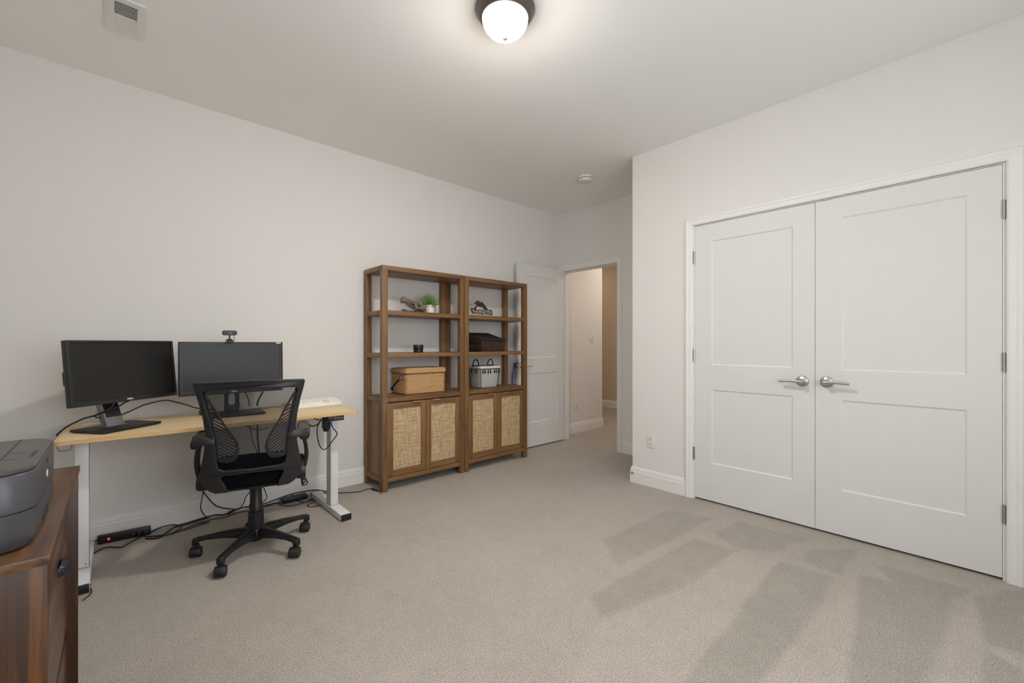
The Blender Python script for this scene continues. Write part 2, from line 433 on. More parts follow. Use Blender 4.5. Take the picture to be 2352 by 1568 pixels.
# ------------------------------------------------------------------ room shell
struct(MB().box((XN - .12, YB - .12, -0.1), (6.9, 6.2, 0)).build('floor', CARPET))
struct(MB().box((XN - .12, YB - .12, H), (6.9, 6.2, H + 0.1)).build('ceiling', CEIL))
struct(MB().box((XN - .12, W, 0), (D2 + .115, W + .06, H)).build('wall_left', WALL))
# near wall (x = XN) and back wall (y = YB) with a window, both behind the camera
w = MB(); w.box((XN - .12, YB - .12, 0), (XN, 0.25, H)); w.box((XN - .12, 1.10, 0), (XN, W, H))
w.box((XN - .12, 0.25, 0), (XN, 1.10, 0.95)); w.box((XN - .12, 0.25, 2.25), (XN, 1.10, H)); struct(w.build('wall_near', WALL))
w = MB(); w.box((XN, YB - .12, 0), (0.0, YB, H)); w.box((2.1, YB - .12, 0), (D2 + .115, YB, H))
w.box((0.0, YB - .12, 0), (2.1, YB, 0.75)); w.box((0.0, YB - .12, 2.25), (2.1, YB, H)); struct(w.build('wall_back', WALL))
def window(n, T, w_, z0, z1):
    fr = MB(T); t_ = 0.05
    fr.box((0, -.09, z0), (t_, -.03, z1)); fr.box((w_ - t_, -.09, z0), (w_, -.03, z1))
    fr.box((t_, -.09, z0), (w_ - t_, -.03, z0 + t_)); fr.box((t_, -.09, z1 - t_), (w_ - t_, -.03, z1))
    fr.box((t_, -.08, (z0 + z1) / 2 - .02), (w_ - t_, -.04, (z0 + z1) / 2 + .02))
    fr.box((w_ / 2 - .03, -.09, z0 + t_), (w_ / 2 + .03, -.03, z1 - t_))
    o = struct(fr.build('window_%d' % n, TRIM))
    MB(T).box((t_, -.063, z0 + t_), (w_ - t_, -.059, z1 - t_)).build('pane', GLASS, o)
    c = MB(T); cw = .06
    c.box((-cw, 0, z0 - cw), (0, .018, z1 + cw)); c.box((w_, 0, z0 - cw), (w_ + cw, .018, z1 + cw))
    c.box((0, 0, z1), (w_, .018, z1 + cw)); c.box((0, 0, z0 - cw), (w_, .03, z0)); c.build('window_casing', TRIM, o)
window(1, lambda p: Vector((0.0 + p.x, YB + p.y, p.z)), 2.1, 0.75, 2.25)
window(2, lambda p: Vector((XN + p.y, 1.10 - p.x, p.z)), 0.85, 0.95, 2.25)  # unseen second window, added to let fill light reach the far end
# wall on the right with the closet opening, its return, the far wall with the door opening
YA, YM, YE, ZT = 1.4449, 0.6873, -0.0827, 2.047
w = MB(); w.box((D1, YA + .006, 0), (D1 + .115, YC, H)); w.box((D1, YB, 0), (D1 + .115, YE - .006, H))
w.box((D1, YE - .006, ZT + .008), (D1 + .115, YA + .006, H)); struct(w.build('wall_right', WALL))
struct(MB().box((D1 + .115, YC - .115, 0), (D2, YC, H)).build('wall_return', WALL))
DY0, DY1, DZ = 2.632, 3.425, 2.055
w = MB(); w.box((D2, DY1, 0), (D2 + .115, W, H)); w.box((D2, YB, 0), (D2 + .115, DY0, H)); w.box((D2, DY0, DZ), (D2 + .115, DY1, H))
struct(w.build('wall_far', WALL))
# hall beyond the door
struct(MB().box((D2 + .115, 3.575, 0), (5.0, 6.12, H)).build('wall_hall_left', HALLW))
struct(MB().box((D2 + .115, W + .0601, 0), (D2 + .12, 3.575, H)).build('wall_hall_corner', HALLW))
struct(MB().box((6.64, 2.0, 0), (6.76, 6.1, H)).build('wall_hall_end', HALLE))
struct(MB().box((D2 + .115, 2.3, 0), (6.64, 2.42, H)).build('wall_hall_right', HALLW))
struct(MB().box((4.9, 6.0, 0), (6.76, 6.12, H)).build('wall_hall_beyond', HALLW))

# baseboards: profile extruded along a straight run; a moulded top with a groove
BBP = [(0, 0), (.015, 0), (.015, .092), (.012, .098), (.0125, .112), (.010, .116), (.009, .1255), (.004, .131), (0, .131)]
def baseboard(name, p0, p1, nrm, mat=TRIM, k0=0, k1=0):
    p0, p1, nv = Vector((*p0, 0)), Vector((*p1, 0)), Vector((*nrm, 0)); d = (p1 - p0).normalized()
    r0 = [p0 + nv * a + Vector((0, 0, z)) - d * a * k0 for a, z in BBP]; r1 = [p1 + nv * a + Vector((0, 0, z)) + d * a * k1 for a, z in BBP]
    return struct(MB().rings([r0, r1]).build(name, mat))
baseboard('baseboard_left', (XN, W), (D2, W), (0, -1))
baseboard('baseboard_near', (XN, YB), (XN, W), (1, 0))
baseboard('baseboard_back', (XN, YB), (D1, YB), (0, 1))
baseboard('baseboard_right', (D1, YA + .069), (D1, YC), (-1, 0), k1=1)
baseboard('baseboard_right_corner', (D1, YB), (D1, YE - .069), (-1, 0))
baseboard('baseboard_return', (D1, YC), (D2, YC), (0, 1), k0=1)
baseboard('baseboard_far', (D2, YC), (D2, DY0 - .069), (-1, 0))
baseboard('baseboard_hall', (D2 + .12, 3.575), (5.0, 3.575), (0, -1), k1=1)
baseboard('baseboard_hall_side', (5.0, 3.575), (5.0, 6.0), (1, 0), k0=1)
baseboard('baseboard_hall_end', (6.64, 2.42), (6.64, 6.0), (-1, 0))

# casings: stepped profile, mitred at the top corners
CSP = [(0, 0), (0, .010), (.006, .014), (.012, .0155), (.030, .0165), (.040, .020), (.050, .020), (.054, .016), (.057, .012), (.057, 0)]
def casing(name, T, u0, u1, zt):
    """T maps (u, depth, z); opening from u0 to u1, top at zt"""
    m = MB(T)
    left = [[(u0 - a, b, 0) for a, b in CSP], [(u0 - a, b, zt + a) for a, b in CSP]]
    right = [[(u1 + a, b, 0) for a, b in CSP], [(u1 + a, b, zt + a) for a, b in CSP]]
    top = [[(u0 - a, b, zt + a) for a, b in CSP], [(u1 + a, b, zt + a) for a, b in CSP]]
    o = None
    for nm, r in (('trim', left), ('side_casing', right), ('head_casing', top)):
        q = MB(T).rings(r).build(nm if o else name, TRIM, o)
        if not o: o = struct(q)
    return o
TR = lambda p: Vector((D1 - p.y, p.x, p.z))
c_ = casing('trim_1', TR, YE - .012, YA + .012, ZT + .010)
TF = lambda p: Vector((D2 - p.y, p.x, p.z))
f_ = casing('trim_2', TF, DY0 - .006 + .012, DY1 - .002, DZ - .008)
# jambs and stops
def jamb(par, T, u0, u1, zt, dep, stop0, name='jamb'):
    t_ = .018
    m = MB(T); m.box((u0 - t_ + .012, -dep, 0), (u0, 0.0, zt + t_)); m.build(name, TRIM, par)
    m = MB(T); m.box((u1, -dep, 0), (u1 + t_ - .012, 0.0, zt + t_)); m.build(name, TRIM, par)
    m = MB(T); m.box((u0, -dep, zt), (u1, 0.0, zt + t_ - .01)); m.build('head_jamb', TRIM, par)
    for a, b in ((u0, u0 + .011), (u1 - .011, u1)):
        MB(T).box((a, -dep * .62 - stop0, 0), (b, -stop0, zt)).build('door_stop_strip', TRIM, par)
    MB(T).box((u0 + .011, -dep * .62 - stop0, zt - .011), (u1 - .011, -stop0, zt)).build('head_stop', TRIM, par)
jamb(f_, TF, DY0 + .006, DY1 - .004, DZ - .006, .115, .042)
jamb(c_, TR, YE - .0004, YA + .0004, ZT + .0035, .115, .040)

# panelled door leaf: local u (width), z, n (0 at visible face, thickness behind)
def leaf(name, T, w_, z0, z1, panels, th=.035, parent=None):
    m = MB(T); d = .0055; s = .009
    for side in (0, 1):
        n0 = 0 if side == 0 else -th; sg = -1 if side == 0 else 1
        us = sorted({0, w_} | {p[0] for p in panels} | {p[2] for p in panels})
        zs = sorted({z0, z1} | {p[1] for p in panels} | {p[3] for p in panels})
        for i in range(len(us) - 1):
            for j in range(len(zs) - 1):
                cu_, cz = (us[i] + us[i + 1]) / 2, (zs[j] + zs[j + 1]) / 2
                if any(p[0] < cu_ < p[2] and p[1] < cz < p[3] for p in panels): continue
                m.add([(us[i], n0, zs[j]), (us[i + 1], n0, zs[j]), (us[i + 1], n0, zs[j + 1]), (us[i], n0, zs[j + 1])], [(0, 1, 2, 3)])
        for (a, b, c, e) in panels:
            nd = n0 + sg * d
            o = [(a, n0, b), (c, n0, b), (c, n0, e), (a, n0, e)]; q = [(a + s, nd, b + s), (c - s, nd, b + s), (c - s, nd, e - s), (a + s, nd, e - s)]
            m.add(o + q, [(0, 1, 5, 4), (1, 2, 6, 5), (2, 3, 7, 6), (3, 0, 4, 7), (4, 5, 6, 7)])
    m.add([(0, 0, z0), (w_, 0, z0), (w_, 0, z1), (0, 0, z1), (0, -th, z0), (w_, -th, z0), (w_, -th, z1), (0, -th, z1)],
          [(0, 1, 5, 4), (1, 2, 6, 5), (2, 3, 7, 6), (3, 0, 4, 7)])
    me_o = m.build(name, DOOR, parent)
    bm = bmesh.new(); bm.from_mesh(me_o.data); bmesh.ops.remove_doubles(bm, verts=bm.verts, dist=1e-5)
    bmesh.ops.recalc_face_normals(bm, faces=bm.faces); bm.to_mesh(me_o.data); bm.free()
    return me_o
def hinge(par, T, u, zc, n=.004):
    m = MB(T); m.lathe([(.0062, zc - .046), (.0062, zc + .046)], (u, n, 0), 10); m.build('hinge', NICKEL, par, smooth=True)
def lever(par, T, u, z, dr, down=0):
    """rosette + arm + lever pointing along dr (+1/-1) in u"""
    m = MB(T); prof = [(.034, .0), (.034, .005), (.032, .008), (.026, .0105), (.021, .0112), (.018, .013), (.0165, .0135)]
    rg = [[(u + r * math.cos(2 * math.pi * k / 28), h_, z + r * math.sin(2 * math.pi * k / 28)) for k in range(28)] for r, h_ in prof]
    m.rings(rg); o = m.build('lever_handle', NICKEL, par, smooth=True, angle=60)
    m = MB(T); m.tube([(u, .012, z), (u, .034, z), (u, .0345, z), (u, .058, z)], lambda q: .0125 if q < .5 else .0165, 20); m.build('spindle', NICKEL, o, smooth=True, angle=50)
    m = MB(T)
    m.tube([(u - dr * .012, .047, z), (u + dr * .012, .051, z), (u + dr * .035, .052, z + .001), (u + dr * .065, .050, z + .001), (u + dr * .095, .048, z - .001), (u + dr * .112, .047, z - .003), (u + dr * .119, .0465, z - .004)],
           lambda q: .0120 - .0035 * min(1, q * 3) if q < .93 else .0085 - .003 * (q - .93) * 14, 12, 5, flat=.9)
    m.build('lever', NICKEL, o, smooth=True, angle=60)
    return o
# closet doors (seen from the room); the left one hinges on the left
g = .0012
wl = YA - YM - 2 * g
dl = leaf('door_2', lambda p: Vector((D1 - p.y, YM + g + p.x, p.z)), wl, .014, ZT, [(.118, .287, .633, .829), (.118, 1.010, .633, 1.922)]); struct(dl)
tag(dl, 'left leaf of the white double closet door, lever pointing left')
lever(dl, lambda p: Vector((D1 - p.y, p.x, p.z)), .754, .928, 1)
for z in (1.818, 1.080, .342): hinge(dl, lambda p: Vector((D1 - p.y, p.x, p.z)), YA + .004, z)
wr = YM - YE - 2 * g
dr_ = leaf('door_3', lambda p: Vector((D1 - p.y, YE + g + p.x, p.z)), wr, .014, ZT, [(.118, .281, .636, .826), (.118, 1.006, .636, 1.928)]); struct(dr_)
tag(dr_, 'right leaf of the white double closet door, lever pointing right')
lever(dr_, lambda p: Vector((D1 - p.y, p.x, p.z)), .627, .931, -1)
for z in (1.825, 1.076, .329): hinge(dr_, lambda p: Vector((D1 - p.y, p.x, p.z)), YE - .004, z)
for y0, y1 in ((.695, .762), (.604, .660)):
    MB().box((D1 + .002, y0, ZT - .001), (D1 + .03, y1, ZT + .0045)).build('ball_catch', SLOT, c_)
# room door, open against the left wall; its hall side faces the room
hx, fx = 3.965, 3.203
TD = lambda p: Vector((fx + p.x, 3.388 - p.y, p.z)) + Vector((0, -0.004 * p.x, 0))
d1 = leaf('door_1', TD, hx - fx, .014, 2.050, [(.118, .283, .640, .836), (.118, 1.010, .640, 1.930)]); struct(d1)
tag(d1, 'open white two panel door between bookcase and hall doorway')
lever(d1, TD, .052, .930, 1)
TDb = lambda p: Vector((fx + p.x, 3.423 + p.y, p.z))
lever(d1, TDb, .062, .930, 1)
MB().box((fx - .0015, 3.392, .895), (fx + .002, 3.419, .965)).build('latch_plate', NICKEL, d1)
MB().box((fx - .010, 3.399, .921), (fx, 3.412, .939)).build('latch_bolt', NICKEL, d1)
for z in (1.85, 1.05, .30): hinge(d1, lambda p: Vector((hx + .004, 3.424 + p.y, p.z)), 0, z, .003)

# ------------------------------------------------------------------ ceiling fixtures
LX, LY = (1.343, 1.512)
t = thing('ceiling_light', (LX, LY, H), 'round flush ceiling light with glowing white glass bowl and dark bronze rim', 'ceiling light')
m = MB().lathe([(.09, H), (.1395, H - .001), (.141, H - .008), (.138, H - .014), (.131, H - .022), (.128, H - .030), (.122, H - .038), (.113, H - .045), (.106, H - .046), (.106, H - .012)], (LX, LY, 0), 64)
m.build('metal_rim', BRONZE, t, smooth=True, angle=50)
pr_ = [(.1045, H - .030), (.109, H - .046)] + [(.109 * math.cos(a), H - .046 - .085 * math.sin(a)) for a in [R(x) for x in (8, 18, 28, 38, 48, 58, 68, 78, 85)]] + [(.001, H - .1315)]
MB().lathe(pr_, (LX, LY, 0), 64).build('glass_bowl', GLOW, t, smooth=True, angle=80)
MB().lathe([(.004, H - .125), (.015, H - .129), (.0165, H - .133), (.013, H - .141), (.005, H - .146), (.0005, H - .1465)], (LX, LY, 0), 24).build('finial', FINIAL, t, smooth=True, angle=80)

SX, SY = (3.251, 2.512)
t = thing('smoke_detector', (SX, SY, H), 'small round white smoke detector on the ceiling near the hall door', 'smoke detector')
MB().lathe([(.066, H), (.067, H - .010), (.064, H - .012)], (SX, SY, 0), 40).build('base_plate', PLATE, t, smooth=True, angle=50)
MB().lathe([(.064, H - .012), (.0645, H - .020), (.058, H - .0205), (.058, H - .025), (.0645, H - .0255), (.062, H - .040), (.054, H - .047), (.030, H - .049), (.001, H - .049)], (SX, SY, 0), 40).build('cover', PLATE, t, smooth=True, angle=40)
m = MB()
for k in range(12):
    a = 2 * math.pi * k / 12
    m.obox((SX + .0605 * math.cos(a), SY + .0605 * math.sin(a), H - .0228), (.008, .022, .0045), Matrix.Rotation(a, 4, 'Z'))
tag(m.build('sensing_slots', SLOT, t), kind='stuff')
MB().lathe([(.012, H - .0485), (.011, H - .052), (.001, H - .053)], (SX, SY, 0), 16).build('test_button', PLATE, t, smooth=True)

vx0, vx1, vy0, vy1 = -.057, .096, 2.640, 2.944
t = thing('ceiling_vent', ((vx0 + vx1) / 2, (vy0 + vy1) / 2, H), 'white rectangular louvred air vent on the ceiling above the desk', 'vent')
ix0, ix1, iy0, iy1 = -.020, .061, 2.676, 2.912
loops = [rrect(vx0, vy0, vx1, vy1, .006, 3), [(ix0, iy0), (ix1, iy0), (ix1, iy1), (ix0, iy1)][::-1]]
curve_plate('vent_frame', loops, .008, .002, PLATE, t, lambda p: Vector((p.x, p.y, H - .004 + p.z)))
MB().box((ix0 - .004, iy0 - .004, H - .0008), (ix1 + .004, iy1 + .004, H - .0002)).build('duct_opening', SLOT, t)
mid = 2.793
MB().box((ix0, mid - .006, H - .008), (ix1, mid + .006, H - .001)).build('centre_bar', PLATE, t)
me_l = None
for sgn, a0, a1 in ((-1, iy0, mid - .006), (1, mid + .006, iy1)):
    n = 8
    for k in range(n):
        y = a0 + (a1 - a0) * (k + .5) / n
        q = MB().obox(((ix0 + ix1) / 2, y, H - .0048), (ix1 - ix0, .0068 if sgn < 0 else .012, .0012), Matrix.Rotation(R(12 if sgn < 0 else -24), 4, 'X'))
        q.build('louvre', PLATE, t)

# ------------------------------------------------------------------ wall plates
def outlet(T, label):
    c = T(Vector((0, 0, 0)))
    t = thing('wall_outlet', c, label, 'outlet')
    m = MB(T); m.box((-.035, 0, -.057), (.035, .006, .057)); m.build('cover_plate', PLATE, t, bevel=.002)
    for z in (-.0195, .0195):
        f = MB(T).box((-.0165, .006, z - .0145), (.0165, .0085, z + .0145)).build('receptacle', PLATE, t, bevel=.002)
        q = MB(T); q.box((-.0075, .0085, z - .001), (-.0052, .0091, z + .008)); q.box((.0052, .0085, z - .001), (.0075, .0091, z + .008))
        q.box((-.0022, .0085, z - .010), (.0022, .0091, z - .0055)); tag(q.build('slots', SLOT, f), kind='stuff')
    return t
outlet(lambda p: Vector((D1 - p.y, 1.802 + p.x, .3735 + p.z)), 'white duplex outlet on the room wall left of the closet doors')
outlet(lambda p: Vector((4.422 + p.x, 3.575 - p.y, .372 + p.z)), 'white outlet low on the hall wall seen through the doorway')
TS = lambda p: Vector((4.755 + p.x, 3.575 - p.y, 1.248 + p.z))
t = thing('light_switch', TS(Vector((0, 0, 0))), 'white light switch on the hall wall seen through the doorway', 'switch')
MB(TS).box((-.036, 0, -.058), (.036, .006, .058)).build('cover_plate', PLATE, t, bevel=.002)
MB(TS).box((-.005, .006, -.012), (.005, .015, .009)).build('toggle', PLATE, t, bevel=.002)
# doorstop bumper screwed to the baseboard corner
t = thing('door_stop', (D1 - .015, 1.968, .081), 'small metal door stop on the baseboard left of the closet', 'door stop')
TP = lambda p: Vector((D1 - .015 - p.y, 1.968 + p.x, .081 + p.z))
m = MB(TP); m.tube([(0, 0, 0), (0, .006, 0)], .010, 16); m.build('mount', NICKEL, t, smooth=True)
m = MB(TP); m.tube([(0, .006, 0), (.001, .020, .001)], .006, 12); m.build('tip', NICKEL, t, smooth=True)

# ------------------------------------------------------------------ bookcases
YF, YR = 3.147, 3.488
PW = .046
def bookcase(x0, label):
    x1 = x0 + .792
    t = thing('bookcase', (x0, YF, 0), label, 'bookcase', 'brown wooden bookcases with cane doors')
    for px in (x0, x1 - PW):
        for py in (YF, YR - PW):
            MB().box((px, py, 0), (px + PW, py + PW, 1.748)).build('post', WOODV, t, bevel=.002)
    MB().box((x0, YF, 1.7482), (x1, YR, 1.785)).build('top_board', WOODX, t, bevel=.002)
    for z0, z1 in ((1.397, 1.432), (1.057, 1.091)):
        MB().box((x0 + PW, YF + .002, z0), (x1 - PW, YR - .002, z1)).build('shelf', WOODX, t, bevel=.0015)
        for px in (x0, x1 - PW):
            MB().box((px + .004, YF + PW, z0), (px + PW - .001, YR - PW, z1)).build('side_rail', WOODY, t, bevel=.0015)
    MB().box((x0 + PW, YF + .002, .701), (x1 - PW, YR - .002, .735)).build('cabinet_top', WOODX, t, bevel=.0015)
    for px in (x0, x1 - PW):
        MB().box((px + .004, YF + PW, .701), (px + PW - .001, YR - PW, .735)).build('side_rail', WOODY, t, bevel=.0015)
        MB().box((px + .004, YF + PW, .066), (px + PW - .001, YR - PW, .101)).build('side_rail', WOODY, t, bevel=.0015)
        MB().box((px + .014, YF + PW, .101), (px + PW - .008, YR - PW, .701)).build('side_panel', WOODV, t)
        for k in range(2):
            yy = YF + PW + (YR - YF - 2 * PW) * (.14 + .72 * k)
            MB().box((px + .010, yy - .006, .101), (px + .0142, yy + .006, .701)).build('panel_stile', WOODV, t)
    MB().box((x0 + PW, YF + .003, .066), (x1 - PW, YF + .030, .1005)).build('bottom_rail', WOODX, t, bevel=.0015)
    MB().box((x0 + PW, YF + .030, .080), (x1 - PW, YR - .010, .098)).build('cabinet_floor', WOODX, t)
    MB().box((x0 + PW, YR - .010, .080), (x1 - PW, YR - .004, .701)).build('back_panel', WOODX, t)
    wd = (x1 - x0 - 2 * PW - .006) / 2
    for k in range(2):
        a = x0 + PW + .0015 + k * (wd + .003); b = a + wd
        z0, z1 = .1035, .6935; st = .047; y0, y1 = YF + .004, YF + .024
        d = MB().box((a, y0, z0), (a + st, y1, z1)).build('door', WOODV, t, bevel=.0015)
        MB().box((b - st, y0, z0), (b, y1, z1)).build('stile', WOODV, d, bevel=.0015)
        MB().box((a + st, y0 + .001, z1 - st), (b - st, y1, z1)).build('rail', WOODX, d, bevel=.0015)
        MB().box((a + st, y0 + .001, z0), (b - st, y1, z0 + st + .006)).build('rail', WOODX, d, bevel=.0015)
        MB().box((a + st, y0 + .009, z0 + st), (b - st, y0 + .014, z1 - st)).build('cane_panel', CANE, d)
        hc = b - st - .045 if k == 0 else a + st + .045
        m = MB(); m.box((hc - .038, y0 - .014, z1 - .0015), (hc + .038, y0 + .004, z1 + .0010)); m.box((hc - .038, y0 - .014, z1 - .006), (hc + .038, y0 - .0118, z1 - .0015))
        m.build('handle', HANDB, d)
    return t
bookcase(1.512, 'left brown wooden bookcase nearest the desk, with skull and potted plant')
bookcase(2.3075, 'right brown wooden bookcase beside the open white door, with wire basket')

# ------------------------------------------------------------------ desk
t = thing('standing_desk', (.485, 3.14, 0), 'long sit stand desk with pale oak top and white metal legs', 'desk')
TDk = lambda p: Vector((.485 + p.x * math.cos(R(-.9)) - p.y * math.sin(R(-.9)), 3.141 + p.x * math.sin(R(-.9)) + p.y * math.cos(R(-.9)), p.z))
m = MB(TDk); m.prism(rrect(-.705, -.30, .705, .30, .02, 5), .6945, .7152)
o = m.build('desktop', DESKW, t, bevel=.001)
m = MB(TDk); P = rrect(-.7056, -.3006, .7056, .3006, .02, 5)
m.rings([[(x, y, z) for x, y in P] for z in (.6955, .7142)], cap=False); o2 = m.build('edge_band', EDGEW, o)
for lx in (-.14, 1.098):
    px0, px1 = lx - .025, lx + .025
    m = MB().box((px0, 3.022, .045), (px1, 3.105, .675)); c = m.build('column', WHITEM, t, bevel=.003)
    MB().box((px0 - .001, 3.0215, .045), (px1 + .001, 3.106, .0465)).build('column_seam', SLOT, c)
    for zz in (.062,):
        MB().tube([(px1 - .012, 3.0225, zz), (px1 - .012, 3.0205, zz)], .0028, 10).build('screw', SLOT, c)
    m = MB().box((lx - .034, 2.815, .004), (lx + .034, 3.40, .045)); f = m.build('foot', WHITEM, t, bevel=.003)
    for yy, yb in ((2.807, 2.8155), (3.3995, 3.407)):
        MB().box((lx - .0335, yy, .0045), (lx + .0335, yb, .0445)).build('end_cap', BLACKP, f, bevel=.002)
    for yy in (2.85, 3.36): MB().lathe([(.016, 0), (.016, .005)], (lx, yy, 0), 16).build('levelling_pad', BLACKP, f)
    MB().box((lx - .024, 3.0, .676), (lx + .024, 3.38, .6945)).build('top_bracket', WHITEM, t, bevel=.002)
MB().box((-.115, 3.07, .672), (1.073, 3.10, .692)).build('crossbar', BLACKP, t, bevel=.002)
MB().box((-.115, 3.14, .672), (1.073, 3.17, .692)).build('crossbar', BLACKP, t, bevel=.002)
m = MB().box((1.010, 2.965, .590), (1.050, 3.02, .6945)); mt = m.build('motor_housing', BLACKP, t, bevel=.006)
MB().lathe([(.014, .572), (.018, .578), (.018, .592)], (1.030, 2.992, 0), 16).build('motor_cap', BLACKP, mt, smooth=True)
# handset with keys
hs = MB().box((.990, 2.832, .662), (1.092, 2.90, .6945)).build('control_handset', BLACKP, t, bevel=.004)
MB().box((1.030, 2.8312, .670), (1.086, 2.8322, .687)).build('key_panel', GREYP, hs)
for k, (sx_, ch) in enumerate(((1.040, '1'), (1.054, '2'), (1.066, '^'), (1.079, 'v'))):
    text_obj('key_mark', ch, .010, lambda p, sx_=sx_: Vector((sx_ + p.x, 2.831 - p.z, .6785 + p.y)), WLOGO, hs, .0002, .0003)
m = MB(); m.box((1.030, 2.8305, .6695), (1.0308, 2.8315, .6875)); m.build('panel_border', WLOGO, hs)
# hook under the left end
m = MB(); m.tube([(-.214, 2.88, .696), (-.214, 2.879, .684), (-.210, 2.877, .672), (-.203, 2.875, .667), (-.192, 2.874, .667), (-.180, 2.874, .668), (-.171, 2.875, .670), (-.167, 2.877, .677), (-.167, 2.88, .696)], .0026, 8, 4)
m.build('headphone_hook', SILVER, t, smooth=True)

# ------------------------------------------------------------------ monitors
def monitor(c, yaw, tilt, w_, h_, base_c, base_yaw, label, kind):
    t = thing('monitor', (base_c[0], base_c[1], .7152), label, 'monitor', 'black widescreen monitors on the desk')
    cy_, sy_ = math.cos(yaw), math.sin(yaw)
    n = Vector((sy_, -cy_, 0)); l = Vector((cy_, sy_, 0)); up = Vector((0, 0, 1)) * math.cos(tilt) - n * math.sin(tilt)
    nn = n * math.cos(tilt) + Vector((0, 0, 1)) * math.sin(tilt)
    C = Vector(c); T = lambda p: C + l * p.x + up * p.z + nn * (-p.y)   # local: x right, z up, -y toward viewer
    b = .017
    m = MB(T); m.box((-w_ / 2, .0, -h_ / 2), (w_ / 2, .026, h_ / 2)); hsn = m.build('housing', BEZEL, t, bevel=.0025)
    loops = [rrect(-w_ / 2, -h_ / 2, w_ / 2, h_ / 2, .003, 3), [(-w_ / 2 + b, -h_ / 2 + b + .006), (w_ / 2 - b, -h_ / 2 + b + .006), (w_ / 2 - b, h_ / 2 - b + .004), (-w_ / 2 + b, h_ / 2 - b + .004)][::-1]]
    curve_plate('bezel', loops, .005, .001, BEZEL, t, lambda p: T(Vector((p.x, -.0025 - p.z, p.y))))
    MB(T).box((-w_ / 2 + b, -.0012, -h_ / 2 + b + .006), (w_ / 2 - b, -.0004, h_ / 2 - b + .004)).build('screen', SCREEN, t)
    m = MB(T); m.rings([[(-.19, .026, -.12), (.19, .026, -.12), (.19, .026, .11), (-.19, .026, .11)], [(-.15, .055, -.09), (.15, .055, -.09), (.15, .055, .08), (-.15, .055, .08)]]); m.build('rear_shell', BLACKP, t, bevel=.004)
    text_obj('logo', 'DELL', .0115, lambda p: T(Vector((p.x, -.0052 - p.z, -h_ / 2 + .0125 + p.y))), WLOGO, t, .0002, .0006, 1.25)
    for k in range(5):
        MB(T).box((w_ / 2 - .011, -.0056, -h_ / 2 + .024 + k * .011), (w_ / 2 - .006, -.0050, -h_ / 2 + .030 + k * .011)).build('button', SLOT, t)
    MB(T).lathe([(.0028, -.0058), (.0028, -.005)], T and (w_ / 2 - .0085, 0, -h_ / 2 + .0125), 12, 'y').build('power_light', WLOGO, t)
    if kind == 1:
        m = MB(T); m.box((-w_ / 2 + .006, .0262, -.055), (-w_ / 2 + .06, .042, .012)); hub = m.build('card_reader', BLACKP, t, bevel=.002)
    else:
        q = MB(T).box((w_ / 2 - .040, -.0058, h_ / 2 - .0105), (w_ / 2 - .012, -.0051, h_ / 2 - .0025)).build('sticker', WLOGO, t)
        text_obj('sticker_print', '24 A', .006, lambda p: T(Vector((w_ / 2 - .026 + p.x, -.0059 - p.z, h_ / 2 - .0065 + p.y))), SLOT, q, .0001, .0002, 1.5)
    # stand
    cb, sb = math.cos(base_yaw), math.sin(base_yaw); B = Vector((base_c[0], base_c[1], 0))
    TB = lambda p: B + Vector((p.x * cb - p.y * sb, p.x * sb + p.y * cb, p.z))
    z0 = .7152
    m = MB(TB); m.prism(rrect(-.148, -.104, .148, .104, .006, 3), z0 + .004, z0 + .016); bs = m.build('base', BLACKP, t, bevel=.002)
    m = MB(TB); m.prism(rrect(-.140, -.096, .140, .096, .004, 2), z0, z0 + .0042); m.build('base_pad', BLACKP, bs)
    return t, T, TB, z0
t, T, TB, z0 = monitor((.029, 3.135, 1.018), R(39), R(5.8), .552, .330, (-.008, 3.095), R(37.7), 'left monitor on the desk, turned to the right, on a silver stand', 1)
back = TB(Vector((0, 0, 0)))
# leaning silver neck: front face plate, edges proud
m = MB(TB); m.rings([[(-.043, .010, z0 + .016), (.043, .010, z0 + .016), (.043, .052, z0 + .016), (-.043, .052, z0 + .016)], [(-.043, .085, z0 + .205), (.043, .085, z0 + .205), (.043, .112, z0 + .205), (-.043, .112, z0 + .205)], [(-.043, .076, z0 + .34), (.043, .076, z0 + .34), (.043, .095, z0 + .34), (-.043, .095, z0 + .34)]])
nk = m.build('neck', SILVER, t, bevel=.003)
m = MB(TB); m.rings([[(-.035, .0262, z0 + .062), (.039, .0262, z0 + .062), (.039, .030, z0 + .062), (-.035, .030, z0 + .062)], [(-.035, .0730, z0 + .178), (.039, .0730, z0 + .178), (.039, .078, z0 + .178), (-.035, .078, z0 + .178)]]); m.build('neck_inlay', BLACKP, nk)
MB(TB).box((-.052, .0, z0 + .0158), (.052, .062, z0 + .0185)).build('neck_flange', SILVER, nk)
t2, T2, TB2, z0 = monitor((.530, 3.165, 1.016), R(1), R(1.5), .556, .322, (.545, 3.19), R(-3), 'right monitor on the desk behind the chair, with a webcam on top', 2)
loops = [rrect(-.040, z0 + .016, .040, z0 + .25, .004, 2), rrect(-.018, z0 + .060, .018, z0 + .135, .017, 6)[::-1]]
curve_plate('neck', loops, .022, .002, BLACKP, t2, lambda p: TB2(Vector((p.x - .020, .03 + (p.y - z0) * .05 - p.z, p.y))))

